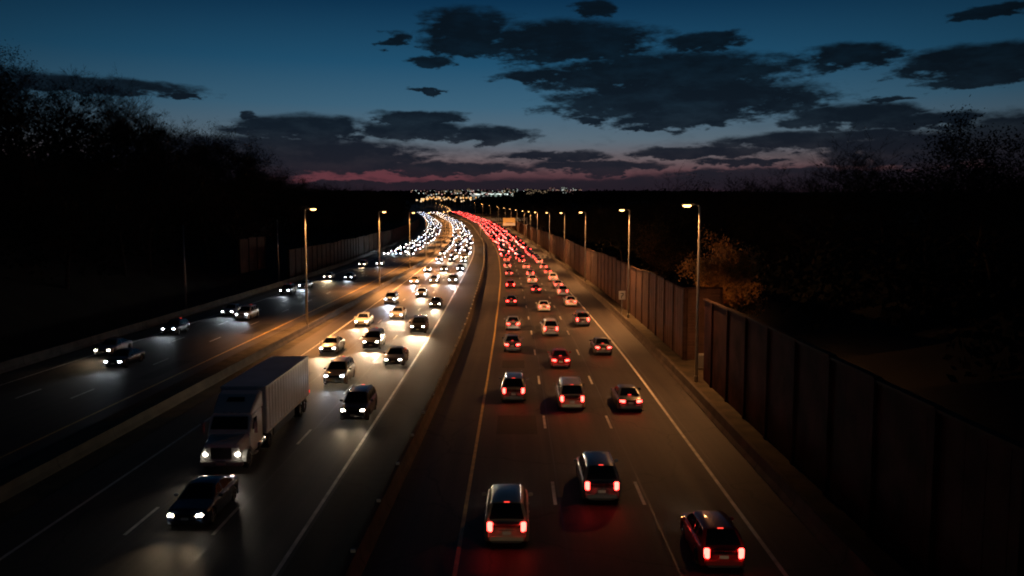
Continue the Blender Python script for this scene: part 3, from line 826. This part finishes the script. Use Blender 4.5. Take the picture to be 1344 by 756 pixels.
# ------------------------------------------------------------------ lorry
def make_lorry():
    root = empty('lorry'); W = PAINT['white']; hw = 1.25
    Mt = mat('trailer_white', (0.5, 0.52, 0.56), 0.45, noise=0.12, nscale=1.2)
    Mr = mat('trailer_roof', (0.5, 0.55, 0.62), 0.5, noise=0.15, nscale=0.6)
    # local: front at y=0, the lorry runs back to y=-14 (forward is +y)
    tr_ = MB().box(-hw, hw, -14.1, -3.9, 1.08, 3.72).build('trailer_box', Mt, root, bevel=0.03)
    MB().box(-hw+0.03, hw-0.03, -14.05, -3.95, 3.722, 3.75).build('trailer_roof', Mr, tr_)
    for s in (-1, 1):
        rb = MB()
        for i in range(17):
            y = -13.8 + i * 0.61
            rb.box(min(s*hw, s*(hw+0.018)), max(s*hw, s*(hw+0.018)), y, y+0.05, 1.25, 3.6)
        rb.build('side_ribs', Mt, tr_)
    for s in (-1, 1):
        rl = MB()
        rl.box(min(s*hw, s*(hw+0.03)), max(s*hw, s*(hw+0.03)), -14.1, -3.9, 1.05, 1.2); rl.box(min(s*hw, s*(hw+0.03)), max(s*hw, s*(hw+0.03)), -14.1, -3.9, 3.62, 3.74)
        rl.build('trailer_rails', M_STEEL, tr_)
    MB().box(-0.5, 0.5, -13.6, -4.4, 0.85, 1.05).build('chassis', M_TRIM, root)
    MB().box(-1.1, 1.1, -14.2, -14.05, 0.5, 0.62).build('rear_guard', M_STEEL, root)
    for s in (-1, 1):
        MB().box(min(s*1.18, s*1.23), max(s*1.18, s*1.23), -10.2, -5.4, 0.55, 1.04).build('side_skirt', M_TRIM, root)
        MB().box(s*1.2-0.06, s*1.2+0.06, -12.9, -12.7, 1.12, 1.18).build('marker_light', M_AMBER, root)
        MB().box(s*1.2-0.08, s*1.2+0.08, -14.16, -14.1, 1.15, 1.35).build('tail_light', M_TAIL, root)
    tp = MB()
    for i in range(9):
        y = -13.9 + i * 1.15
        for s in (-1, 1): tp.box(min(s*(hw+0.031), s*(hw+0.035)), max(s*(hw+0.031), s*(hw+0.035)), y, y + 0.5, 1.08, 1.16)
    tp.build('reflective_tape', mat('reflective_tape', (0.75, 0.62, 0.55), 0.25), tr_)
    ug = MB()
    for s in (-1, 1):
        ug.box(s*0.95-0.05, s*0.95+0.05, -5.6, -5.5, 0.15, 1.08); ug.box(s*0.95-0.15, s*0.95+0.15, -5.7, -5.4, 0.1, 0.15)
    ug.box(-0.9, 0.9, -12.15, -11.9, 0.42, 0.56); ug.box(-0.9, 0.9, -13.25, -13.05, 0.42, 0.56); ug.build('landing_gear', M_TRIM, tr_)
    # cab: loft of sections along y
    def loft(secs, name, m, parent, bev=0.0):
        mb = MB(); n = 8
        for (y, w, z0, z1, r) in secs:
            mb.v += [(-w+r*0.3,y,z0),(-w,y,z0+r),(-w,y,z1-r),(-w+r,y,z1),(w-r,y,z1),(w,y,z1-r),(w,y,z0+r),(w-r*0.3,y,z0)]
        for i in range(len(secs)-1):
            for j in range(n): mb.f.append((i*n+j, (i+1)*n+j, (i+1)*n+(j+1)%n, i*n+(j+1)%n))
        mb.f.append(tuple(reversed(range(n)))[::-1]); e = (len(secs)-1)*n; mb.f.append(tuple(e+j for j in range(n))[::-1])
        return mb.build(name, m, parent, smooth=False, bevel=bev)
    loft([(-0.05,0.80,0.62,1.35,0.10),(-0.12,0.92,0.55,1.50,0.12),(-0.9,1.02,0.55,1.66,0.12),(-1.35,1.08,0.55,1.74,0.12)], 'hood', W, root, 0.02)
    loft([(-1.30,1.12,0.62,1.80,0.08),(-1.36,1.13,0.60,1.84,0.08),(-1.80,1.14,0.60,2.62,0.10),(-2.2,1.15,0.60,2.70,0.10),(-3.45,1.16,0.60,2.74,0.10)], 'cab', W, root, 0.02)
    loft([(-1.85,1.02,2.60,2.72,0.05),(-2.3,1.08,2.62,3.02,0.08),(-3.1,1.14,2.66,3.50,0.10),(-3.6,1.16,2.70,3.62,0.10)], 'roof_fairing', W, root, 0.02)
    # dark vent in the fairing
    fv = MB(); fv.v += [(-0.5,-2.50,3.17),(0.5,-2.50,3.17),(0.44,-2.78,3.36),(-0.44,-2.78,3.36)]; fv.v = [(a,b+0.01,c+0.035) for a,b,c in fv.v]; fv.f.append((0,1,2,3)); fv.build('fairing_vent', M_TRIM, root)
    ws = MB(); ws.v += [(-1.0,-1.37,1.93),(1.0,-1.37,1.93),(0.92,-1.74,2.54),(-0.92,-1.74,2.54)]; ws.v = [(a,b+0.045,c+0.03) for a,b,c in ws.v]; ws.f.append((0,1,2,3))
    ws.build('windscreen', M_GLASS, root)
    MB().box(-0.02, 0.02, -1.56, -1.5, 2.0, 2.3).build('wiper', M_TRIM, root)
    for s in (-1, 1):
        sw = MB(); sw.v += [(s*1.165,-1.60,1.85),(s*1.165,-2.45,1.85),(s*1.165,-2.45,2.45),(s*1.165,-1.85,2.45)]; sw.f.append((0,1,2,3) if s < 0 else (3,2,1,0)); sw.build('side_window', M_GLASS, root)
        mr = MB(); mr.box(s*1.42-0.09, s*1.42+0.09, -1.42, -1.36, 1.75, 2.4); mr.build('mirror', M_CHROME, root, bevel=0.02)
        MB().tube([(s*1.12,-1.6,2.35),(s*1.42,-1.4,2.35)], 0.018, 6).build('mirror_arm', M_CHROME, root)
        lens(s*0.84, -0.08, 0.96, 0.13, 0.07, 0.10, -s*0.25).build('headlight', M_HEAD, root, bevel=0.06)
        MB().tube([(s*0.92,-2.5,0.72),(s*0.92,-3.9,0.72)], 0.3, 16).build('fuel_tank', M_CHROME, root, smooth=True)
        MB().tube([(s*1.05,-3.65,0.9),(s*1.05,-3.65,3.4)], 0.075, 10).build('exhaust_stack', M_CHROME, root, smooth=True)
        MB().box(min(s*0.86,s*1.2), max(s*0.86,s*1.2), -2.45, -1.95, 0.42, 0.5).build('step', M_STEEL, root)
        # wheel-arch fenders
        fd = MB(); rows = []
        for k in range(9):
            t = math.pi * k / 8; rows.append([(s*0.78, -0.95 + 0.62*math.cos(t), 0.5 + 0.62*math.sin(t)), (s*1.19, -0.95 + 0.62*math.cos(t), 0.5 + 0.62*math.sin(t))])
        fd.grid(rows if s > 0 else [list(reversed(r)) for r in rows]); fd.build('fender', W, root, smooth=True)
    gr = MB().box(-0.55, 0.55, -0.06, -0.01, 0.72, 1.32).build('grille', M_TRIM, root, bevel=0.02)
    gb = MB()
    for i in range(7): gb.box(-0.5, 0.5, -0.012, 0.008, 0.77 + i*0.075, 0.79 + i*0.075)
    gb.build('grille_bars', M_CHROME, gr)
    MB().box(-1.13, 1.13, -0.18, 0.06, 0.36, 0.64).build('bumper', mat('bumper_grey', (0.3, 0.28, 0.27), 0.35, 0.4), root, bevel=0.04)
    MB().box(-0.26, 0.26, 0.062, 0.075, 0.44, 0.56).build('licence_plate', M_PLATE, root)
    for i in range(3):
        x = -0.4 + 0.4 * i
        MB().box(x-0.06, x+0.06, -1.97, -1.87, 2.69, 2.75).build('marker_light', M_TRIM, root)
    for yw, dual in ((-0.95, False), (-4.7, True), (-12.0, True), (-13.15, True)):
        for s in (-1, 1):
            w = wheel_mb(0.5, 0.28 if not dual else 0.55).build('wheel', M_RUBBER, root, smooth=True); w.location = (s*(1.03 if not dual else 0.92), yw, 0.5)
            rim_mb(0.5, (0.13 if not dual else 0.24)*s, s, spokes=8).build('rim', M_RIM, w)
    return root
lorry = make_lorry()
lorry.location = (-15.15, 41.4, 0.012); lorry.rotation_euler = (0, 0, math.pi + 0.012)
tag(lorry, 'white articulated lorry with box trailer, the only lorry on the road', 'lorry')
for sx in (-0.82, 0.82):
    l = bpy.data.lights.new('headlight_beam', 'SPOT'); l.energy = 160; l.color = (1, 0.88, 0.7); l.spot_size = R(60); l.spot_blend = 0.85; l.shadow_soft_size = 0.12
    o = bpy.data.objects.new('headlight_beam', l); C.objects.link(o); o.parent = lorry; o.location = (sx, 0.12, 0.98); o.rotation_euler = (R(82), 0, 0)

# ------------------------------------------------------------------ trees
def tree_mesh(seed, h, levels=5, spread=0.62, leaf=None, nleaf=0, twigs=True):
    r = random.Random(seed); tk = MB(); cr = MB(); tips = []
    def grow(p, d, L, rad, lev):
        n = 3 if lev < 3 else 2; pts = [p]; q = p.copy(); dd = d.copy()
        for i in range(n):
            dd = (dd + Vector((r.uniform(-1,1), r.uniform(-1,1), r.uniform(-0.3,0.7))) * 0.16).normalized()
            q = q + dd * (L / n); pts.append(q.copy())
        rr = [rad * (1 - 0.45 * i / n) for i in range(n + 1)]
        (tk if lev < 1 else cr).tube(pts, rr, 7 if lev == 0 else (5 if lev < 3 else 3), cap=False)
        if lev >= levels:
            tips.append(q.copy()); return
        nc = r.randint(3, 4) if lev < levels - 1 else 4
        if lev == 0: nc = 6
        for i in range(nc):
            t = r.uniform(0.35 if lev == 0 else 0.3, 1.0) if i else 1.0
            k = min(n - 1, int(t * n)); base = pts[k].lerp(pts[k+1], t * n - k)
            az = r.uniform(0, 2*math.pi); side = Vector((math.cos(az), math.sin(az), 0.25))
            nd = (dd * (1 - spread * r.uniform(0.6, 1.2)) + side * spread).normalized()
            if i == 0: nd = (dd + side * 0.25).normalized()
            grow(base, nd, L * r.uniform(0.58, 0.78), max(0.012, rr[-1] * r.uniform(0.5, 0.75)), lev + 1)
    grow(Vector((0,0,-0.3)), Vector((0,0,1)), h * 0.34, h * 0.016, 0)
    lf = MB()
    for i in range(nleaf):
        t = r.choice(tips); p = t + Vector((r.gauss(0,1), r.gauss(0,1), r.gauss(0,0.8))) * (0.034 * h)
        s = r.uniform(0.05, 0.12); a = Vector((r.uniform(-1,1), r.uniform(-1,1), r.uniform(-1,1))).normalized(); b = a.orthogonal().normalized() * s; a = a * s * 1.3
        n = len(lf.v); lf.v += [tuple(p - a), tuple(p + b*0.6), tuple(p + a), tuple(p - b*0.6)]; lf.f.append((n, n+1, n+2, n+3))
    return tk, cr, lf
def make_tree(seed, h, nleaf, leafm, levels=5):
    tk, cr, lf = tree_mesh(seed, h, levels, nleaf=nleaf)
    root = empty('tree')
    tk.build('trunk', M_BARK, root, smooth=True)
    v = cr.v + lf.v; n = len(cr.v); f = cr.f + [tuple(a + n for a in q) for q in lf.f]
    obj('crown', v, f, None, root, mats=[M_TWIG, leafm], mi=[0]*len(cr.f) + [1]*len(lf.f))
    return root
bare = [make_tree(50 + i, 14, 0, M_LEAF, 6) for i in range(3)]
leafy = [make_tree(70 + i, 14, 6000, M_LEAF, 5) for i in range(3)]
gold = make_tree(91, 9.0, 14000, M_GOLD, 5)
first = {id(o): True for o in bare + leafy}
spots = []
def tz(x, y): return terrain(x, y) - 0.1
r2 = random.Random(5)
# left wood: rows on the embankment
for row, (d0, ymin, ymax, step) in enumerate(((14, 90, 700, 11), (26, 70, 760, 10), (40, 60, 900, 13), (60, 70, 1000, 16), (85, 100, 1000, 30))):
    y = ymin
    while y < ymax:
        x = wallL(y) - d0 + r2.uniform(-4, 4); spots.append((x, y, 'left')); y += step * r2.uniform(0.7, 1.4) * (1 + y / 700)
for row, (d0, ymin, ymax, step) in enumerate(((12, 88, 800, 15), (24, 70, 900, 14), (38, 60, 1000, 20), (60, 70, 1000, 26), (95, 90, 1000, 40))):
    y = ymin
    while y < ymax:
        x = wallR(y) + d0 + r2.uniform(-4, 4); spots.append((x, y, 'right')); y += step * r2.uniform(0.7, 1.4) * (1 + y / 700)
spots.sort(key=lambda s: s[1])
GX, GY = 21.0, 80.0
nt = 0
for (x, y, side) in spots:
    if math.hypot(x - GX, y - GY) < 8: continue
    if side == 'right' and y < 130 and x < 30: continue
    isb = r2.random() < 0.55
    p = r2.choice(bare if isb else leafy)
    if first.get(id(p)): o = p; first[id(p)] = False
    else: o = copy_tree(p)
    hgt = r2.uniform(11, 16.5) if side == 'left' else r2.uniform(10, 14)
    if y < 220: hgt *= 1.15
    s = hgt / 11.0
    o.location = (x, y, tz(x, y)); o.rotation_euler = (0, 0, r2.uniform(0, 6.28)); o.scale = (s * 1.1, s * 1.1, s)
    lab = '%s tree in the dark wood %s' % ('bare' if isb else 'dense dark', 'on the left embankment' if side == 'left' else 'behind the right noise wall')
    tag(o, lab, 'tree', 'trees in the dark wood on the left embankment' if side == 'left' else 'trees in the dark wood behind the right noise wall'); nt += 1
gold.location = (21.2, 80, tz(21, 80)); gold.rotation_euler = (0, 0, 1.0); gold.scale = (1.15, 1.15, 1.42)
tag(gold, 'golden leaved tree lit by the nearest right street lamp above the noise wall', 'tree')
g2 = copy_tree(leafy[0]); g2.location = (23.0, 124, tz(23, 124)); g2.rotation_euler = (0, 0, 3.0); g2.scale = (0.8, 0.8, 1.05)
for c_ in g2.children:
    if c_.name.startswith('crown'): c_.data = c_.data.copy(); c_.data.materials[1] = mat('brown_leaves', (0.17, 0.10, 0.035), 0.8)
tag(g2, 'dim brown leaved tree just left of the golden tree, beside the second street lamp', 'tree')
g3 = copy_tree(bare[0]); g3.location = (-58, 130, tz(-58, 130)); g3.scale = (1.75, 1.75, 1.85)
tag(g3, 'tall bare tree with thin upright twigs sticking above the left wood against the blue sky', 'tree')
print('trees', nt, 'cars', len(cars))

# far woods as continuous low ridge of foliage masses
def woods(name, boxes, label):
    v, f = [], []
    r = random.Random(8)
    for (x0, x1, y0, y1, h, n) in boxes:
        for i in range(n):
            x = r.uniform(x0, x1); y = r.uniform(y0, y1)
            if y < 1600 and bL(y) - 6 < x < bR(y) + 8: continue
            z = terrain(x, y); R_ = r.uniform(4, 9) * (1 + (y - 900) / 3000)
            for k in range(26):
                p = Vector((x, y, z + h * 0.45)) + Vector((r.gauss(0, 1) * R_ * 0.6, r.gauss(0, 1) * R_ * 0.6, r.gauss(0, 0.26) * h))
                s = R_ * r.uniform(0.14, 0.34); a = Vector((r.uniform(-1,1), r.uniform(-0.4,0.4), r.uniform(-1,1))).normalized(); b = Vector((-a.z, a.y*0.3, a.x)).normalized() * s * 0.8; a = a * s
                n0 = len(v); v.extend([tuple(p - a), tuple(p + b), tuple(p + a), tuple(p - b)]); f.append((n0, n0+1, n0+2, n0+3))
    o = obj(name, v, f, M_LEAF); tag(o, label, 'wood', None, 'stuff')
woods('distant_woods', [(-400, -80, 900, 1700, 13, 380), (-50, 330, 900, 1800, 13, 420), (-900, 900, 1900, 4000, 9, 1500)], 'dark far-off woods between the end of the road and the city lights')

def brush(name, side, label, seed):
    v, f = [], []; r = random.Random(seed)
    for i in range(1500):
        y = 45 + 400 * r.random() ** 1.5
        d = r.uniform(12, 75)
        x = wallL(y) - d if side < 0 else wallR(y) + d - 2
        if side > 0 and y < 135 and x < 32: continue
        z = terrain(x, y); hh = r.uniform(5.5, 11) if side < 0 else r.uniform(3.5, 7)
        for k in range(34):
            p = Vector((x + r.gauss(0, 1.7), y + r.gauss(0, 1.7), z + hh * abs(r.gauss(0.35, 0.4))))
            s = r.uniform(0.18, 0.55); a = Vector((r.uniform(-1,1), r.uniform(-0.6,0.6), r.uniform(-1,1))).normalized(); b = a.orthogonal().normalized() * s * 0.7; a = a * s
            n0 = len(v); v.extend([tuple(p - a), tuple(p + b), tuple(p + a), tuple(p - b)]); f.append((n0, n0+1, n0+2, n0+3))
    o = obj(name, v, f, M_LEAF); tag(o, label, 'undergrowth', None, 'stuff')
brush('undergrowth', -1, 'dark tangled undergrowth between the trees of the left embankment', 31)
brush('undergrowth', 1, 'dark tangled undergrowth between the trees behind the right noise wall', 32)
# ------------------------------------------------------------------ distant town: buildings with lit windows and lamps
M_BWALL = mat('far_wall', (0.16, 0.15, 0.15), 0.8)
M_BROOF = mat('far_roof', (0.06, 0.06, 0.065), 0.8)
def ew(n, c, s): return emis(n, c, s)
WM = [ew('lit_window_warm', (1.0, 0.72, 0.42), 0.5), ew('lit_window_white', (0.9, 1.0, 0.92), 0.6), ew('lit_window_green_white', (0.72, 1.0, 0.85), 0.75), ew('lit_window_rose', (1.0, 0.55, 0.5), 0.4)]
rb = random.Random(21)
def px_dir(px): return (px - 672) / F
def building(px, y, w, h, wm, dens, label, group=None, dpt=18):
    x = px_dir(px) * y; z = terrain(x, y) - 0.3
    o = empty('town_building', (x, y, z)); tag(o, label, 'building', group)
    MB().box(-w/2, w/2, 0, dpt, 0, h).build('wall', M_BWALL, o)
    MB().box(-w/2 - 0.5, w/2 + 0.5, -0.5, dpt + 0.5, h + 0.01, h + 0.8).build('roof', M_BROOF, o)
    mb = MB(); fl = max(1, int(h / 3.4)); nx = max(2, int(w / 3.2))
    for a in range(fl):
        for b in range(nx):
            if rb.random() < dens:
                cx = -w/2 + (b + 0.5) * w / nx; cz = (a + 0.55) * h / fl
                mb.box(cx - w/nx*0.36, cx + w/nx*0.36, -0.12, -0.02, cz - 1.0, cz + 1.0)
    if mb.v: mb.build('lit_windows', WM[wm], o)
for (px, y, w, h, wm, dn) in ((625, 2050, 30, 11, 1, 0.95), (651, 1980, 26, 12, 2, 1.0), (657, 2060, 20, 9, 2, 0.7), (669, 2100, 20, 10, 1, 0.8), (676, 2150, 18, 9, 1, 0.5), (617, 2100, 18, 8, 1, 0.6), (603, 2150, 16, 8, 0, 0.6), (561, 2200, 18, 10, 1, 0.5), (571, 2300, 16, 10, 1, 0.4), (642, 2200, 16, 9, 1, 0.6), (633, 2150, 16, 9, 1, 0.6)):
    building(px, y, w, h, wm, dn, 'low building with greenish white lit windows among the town lights at pixel width %d metres from the bridge' % y if False else 'low far building with bright white windows below the skyline', 'bright low buildings of the distant town')
for i in range(46):
    px = rb.choice((rb.uniform(545, 700), rb.uniform(560, 700), rb.uniform(690, 765))); y = rb.uniform(2500, 4100)
    building(px, y, rb.uniform(12, 34), rb.uniform(8, 20), rb.choice((0, 0, 1, 3)), rb.uniform(0.1, 0.35), 'small far town building with a few lit windows on the ridge', 'far town buildings on the ridge')
for px, w, h in ((724, 26, 24), (740, 28, 26), (731, 24, 16), (753, 14, 22), (664, 26, 20), (677, 20, 18)):
    building(px, 4120, w, h, rb.choice((1, 3)), 0.45, 'tall block with lit windows breaking the skyline of the distant town', 'tall lit blocks on the skyline')
# far lamps on masts, individually placed
def mast():
    mb = MB(); mb.box(-0.2, 0.2, -0.2, 0.2, 0, 11.5); a = MB(); a.box(-0.9, 0.9, -0.7, 0.7, 11.5, 13.2)
    return mb, a
mmv, mma = mast()
def mast_mesh(m):
    me = bpy.data.meshes.new('street_lamp'); n = len(mmv.v)
    me.from_pydata(mmv.v + mma.v, [], mmv.f + [tuple(q + n for q in f) for f in mma.f])
    me.materials.append(M_STEEL); me.materials.append(m); me.polygons.foreach_set('material_index', [0]*6 + [1]*6); return me
MM = [mast_mesh(emis('far_lamp_amber', (1.0, 0.5, 0.17), 1.7)), mast_mesh(emis('far_lamp_warm', (1.0, 0.68, 0.38), 1.5)), mast_mesh(emis('far_lamp_white', (0.85, 1.0, 0.92), 1.6)), mast_mesh(emis('far_lamp_rose', (1.0, 0.5, 0.42), 1.3))]
def far_lamp(px, y, mi, s, lab, grp):
    x = px_dir(px) * y
    o = bpy.data.objects.new('street_lamp', MM[mi]); C.objects.link(o); o.location = (x, y, terrain(x, y)); o.scale = (s, s, 1)
    tag(o, lab, 'street lamp', grp)
for i in range(60):
    t = rb.random(); px = 551 + 72 * t + rb.gauss(0, 3); y = 1150 + rb.random() * 450
    far_lamp(px, y, rb.choice((0, 0, 1, 1)), rb.uniform(0.7, 1.5), 'far amber street lamp in the cluster where the road bends out of sight', 'amber lamps at the far bend')
for i in range(120):
    px = rb.choice((rb.uniform(540, 690), rb.gauss(640, 28), rb.uniform(690, 765))); y = rb.uniform(1900, 4100) if px < 690 else rb.uniform(3900, 4150)
    far_lamp(px, y, rb.choice((1, 2, 2, 3, 3)), rb.uniform(0.6, 1.5), 'tiny lamp among the scattered lights of the distant town', 'scattered lamps of the distant town')
for i in range(30):
    px = rb.choice((rb.gauss(626, 5), rb.gauss(650, 5), rb.gauss(668, 5))); y = rb.uniform(2000, 2200)
    far_lamp(px, y, 2, rb.uniform(1.5, 3.0), 'bright greenish white floodlight beside the low lit buildings of the town', 'floodlights of the distant town')

# ------------------------------------------------------------------ sky
w = bpy.data.worlds.new('World'); scene.world = w; w.use_nodes = True
N = w.node_tree.nodes; LK = w.node_tree.links
for n in list(N): N.remove(n)
def sock(n, i, v):
    if isinstance(v, (int, float)): n.inputs[i].default_value = v
    elif isinstance(v, tuple): n.inputs[i].default_value = v
    else: LK.new(v, n.inputs[i])
def ma(op, a, b=None, c=None, clamp=False):
    n = N.new('ShaderNodeMath'); n.operation = op; n.use_clamp = clamp
    for i, v in enumerate((a, b, c)):
        if v is not None: sock(n, i, v)
    return n.outputs[0]
tc = N.new('ShaderNodeTexCoord'); sp = N.new('ShaderNodeSeparateXYZ'); LK.new(tc.outputs['Generated'], sp.inputs[0])
dx, dy, dz = sp.outputs
DEG = 57.29578
az = ma('MULTIPLY', ma('ARCTAN2', dx, dy), DEG)
el = ma('MULTIPLY', ma('ARCSINE', ma('MINIMUM', ma('MAXIMUM', dz, -1.0), 1.0)), DEG)
cx = N.new('ShaderNodeCombineXYZ'); sock(cx, 0, ma('MULTIPLY', az, 0.33)); sock(cx, 1, ma('MULTIPLY', el, 1.0)); sock(cx, 2, 3.7)
def nz(scale, detail, rough, off_=0.0):
    n = N.new('ShaderNodeTexNoise'); n.inputs['Scale'].default_value = scale; n.inputs['Detail'].default_value = detail; n.inputs['Roughness'].default_value = rough
    if off_:
        v = N.new('ShaderNodeVectorMath'); v.operation = 'ADD'; LK.new(cx.outputs[0], v.inputs[0]); v.inputs[1].default_value = (off_, off_*0.7, off_*1.3); LK.new(v.outputs[0], n.inputs['Vector'])
    else: LK.new(cx.outputs[0], n.inputs['Vector'])
    return n.outputs['Fac']
n1 = ma('SUBTRACT', nz(0.95, 8, 0.6), 0.5); n2 = ma('SUBTRACT', nz(0.5, 3, 0.5, 9.0), 0.5); n3 = ma('SUBTRACT', nz(2.2, 8, 0.62, 21.0), 0.5)
n4 = ma('SUBTRACT', nz(1.5, 6, 0.6, 55.0), 0.5)
azw = ma('MULTIPLY_ADD', n4, 3.5, ma('MULTIPLY_ADD', n2, 5.0, az)); elw = ma('MULTIPLY_ADD', n3, 1.0, ma('MULTIPLY_ADD', n1, 1.5, el))
def ray_ang(px, py):
    a = (px - 672) / F; u = (378 - py) / F
    b = math.cos(PITCH) + u * math.sin(PITCH); c = -math.sin(PITCH) + u * math.cos(PITCH)
    return math.degrees(math.atan2(a, b)), math.degrees(math.atan2(c, math.hypot(a, b)))
CL = [(500,244,420,5),(1050,240,420,11),(620,40,72,26),(600,62,60,12),(755,56,112,26),(925,54,42,12),(875,98,175,26),(905,132,170,24),(890,156,88,13),(715,102,58,8),(1110,74,58,14),
      (1285,80,95,17),(1290,102,60,9),(1115,152,82,13),(1210,160,90,9),(1085,183,125,11),(1210,196,120,20),(1330,190,80,34),(925,200,88,8),(725,206,76,8),(800,219,100,7),
      (640,177,60,11),(548,156,60,9),(545,172,60,11),(400,170,105,17),(355,203,215,22),(470,214,90,12),(590,222,125,7),(515,53,17,9),(777,12,28,12),
      (1155,131,22,5),(770,158,20,6),(240,127,16,4),(322,153,17,6),(552,118,36,3),(640,249,330,7),(1020,229,130,8),(1100,236,260,12),(120,112,110,11),(240,215,150,26),(560,80,26,6),(845,170,26,4),(980,214,60,5),(1310,12,40,8),
      (-260,90,240,30),(-500,200,300,30),(1650,60,220,26),(1800,190,280,34)]
dens = None
for (px, py, rx, ry) in CL:
    a0, e0 = ray_ang(px, py)
    s = 0.0537 if 0 <= px <= 1344 else 0.05
    u = ma('MULTIPLY', ma('SUBTRACT', azw, a0), 1 / (rx * s * 1.06)); v = ma('MULTIPLY', ma('SUBTRACT', elw, e0), 1 / (ry * s * 1.12))
    # flat base: squash the underside
    q = ma('ADD', ma('MULTIPLY', u, u), ma('MULTIPLY', v, v)); q = ma('SUBTRACT', 1.0, q)
    dens = q if dens is None else ma('MAXIMUM', dens, q)
dens = ma('ADD', dens, ma('MULTIPLY', n3, 2.1))
dens = ma('ADD', dens, ma('MULTIPLY', n1, 1.2))
mr = N.new('ShaderNodeMapRange'); mr.interpolation_type = 'SMOOTHSTEP'; LK.new(dens, mr.inputs['Value'])
mr.inputs['From Min'].default_value = -0.30; mr.inputs['From Max'].default_value = 0.50
cover = mr.outputs['Result']
# thin general streaks low down
lowk = N.new('ShaderNodeMapRange'); LK.new(el, lowk.inputs['Value']); lowk.inputs['From Min'].default_value = 6.5; lowk.inputs['From Max'].default_value = 1.5
st = N.new('ShaderNodeMapRange'); LK.new(ma('ADD', ma('MULTIPLY', nz(1.3, 6, 0.55, 40.0), 1.0), 0.0), st.inputs['Value']); st.inputs['From Min'].default_value = 0.5; st.inputs['From Max'].default_value = 0.66
cover = ma('MAXIMUM', cover, ma('MULTIPLY', ma('MULTIPLY', st.outputs[0], lowk.outputs[0]), 0.8))
cover = ma('MULTIPLY', cover, ma('MULTIPLY_ADD', n1, -0.35, 0.98), clamp=True)
def lin(c): return tuple(((v/255) / 12.92 if v <= 10 else (((v/255) + 0.055) / 1.055) ** 2.4) for v in c)
def ramp(fac, stops, lo, hi):
    m_ = N.new('ShaderNodeMapRange'); LK.new(fac, m_.inputs['Value']); m_.inputs['From Min'].default_value = lo; m_.inputs['From Max'].default_value = hi
    r = N.new('ShaderNodeValToRGB'); LK.new(m_.outputs[0], r.inputs['Fac'])
    e = r.color_ramp.elements
    while len(e) < len(stops): e.new(0.5)
    for i, (p, c) in enumerate(stops): e[i].position = (p - lo) / (hi - lo); e[i].color = (*lin(c), 1)
    return r.outputs['Color']
skyc = ramp(el, [(-3, (14, 10, 14)), (0.5, (28, 20, 29)), (1.9, (40, 28, 39)), (2.5, (64, 40, 50)), (3.1, (92, 62, 68)), (4.0, (104, 92, 96)), (5.3, (88, 105, 118)), (7.6, (58, 96, 120)), (10.4, (30, 78, 108)), (14.5, (8, 47, 76)), (22, (4, 22, 40)), (60, (2, 9, 18))], -3, 60)
cldc = ramp(el, [(-3, (14, 10, 14)), (1.5, (32, 25, 36)), (3.2, (26, 28, 40)), (6, (12, 25, 38)), (10, (5, 18, 29)), (15, (4, 15, 25)), (60, (2, 8, 16))], -3, 60)
# the afterglow is reddest low down and left of straight ahead
g_az = ma('MULTIPLY', ma('ADD', azw, 10.5), 1 / 8.5); g_el = ma('MULTIPLY', ma('SUBTRACT', elw, 2.7), 1 / 0.75)
glow = ma('SUBTRACT', 1.0, ma('ADD', ma('MULTIPLY', g_az, g_az), ma('MULTIPLY', g_el, g_el)), clamp=True)
mg = N.new('ShaderNodeMixRGB'); LK.new(glow, mg.inputs[0]); LK.new(skyc, mg.inputs[1]); mg.inputs[2].default_value = (*lin((98, 52, 62)), 1)
skyc = mg.outputs[0]
mx = N.new('ShaderNodeMixRGB'); LK.new(cover, mx.inputs[0]); LK.new(skyc, mx.inputs[1]); LK.new(cldc, mx.inputs[2])
fall = ma('SUBTRACT', 1.0, ma('MULTIPLY', ma('MINIMUM', ma('MULTIPLY', ma('MULTIPLY', az, az), 1/1024.0), 1.8), 0.42))
vs = N.new('ShaderNodeVectorMath'); vs.operation = 'SCALE'; LK.new(mx.outputs[0], vs.inputs[0]); LK.new(fall, vs.inputs['Scale'])
nish = N.new('ShaderNodeTexSky'); nish.sky_type = 'NISHITA'; nish.sun_disc = False; nish.sun_elevation = R(-4.5); nish.sun_rotation = R(0)
bg0 = N.new('ShaderNodeBackground'); LK.new(nish.outputs[0], bg0.inputs[0]); bg0.inputs[1].default_value = 0.02
bg1 = N.new('ShaderNodeBackground'); LK.new(vs.outputs[0], bg1.inputs[0]); bg1.inputs[1].default_value = 1.0
ad = N.new('ShaderNodeAddShader'); LK.new(bg0.outputs[0], ad.inputs[0]); LK.new(bg1.outputs[0], ad.inputs[1])
out = N.new('ShaderNodeOutputWorld'); LK.new(ad.outputs[0], out.inputs['Surface'])

# ------------------------------------------------------------------ render settings
scene.view_settings.view_transform = 'Standard'; scene.view_settings.look = 'None'
scene.view_settings.exposure = 0; scene.view_settings.gamma = 1
scene.render.engine = 'CYCLES'
scene.cycles.filter_width = 2.0
scene.cycles.max_bounces = 3
scene.cycles.sample_clamp_indirect = 6

for o in []:
    if 'label' in o and not (4 <= len(o['label'].replace(',', ' ').split()) <= 16): print('LONG', o.name, o['label'])
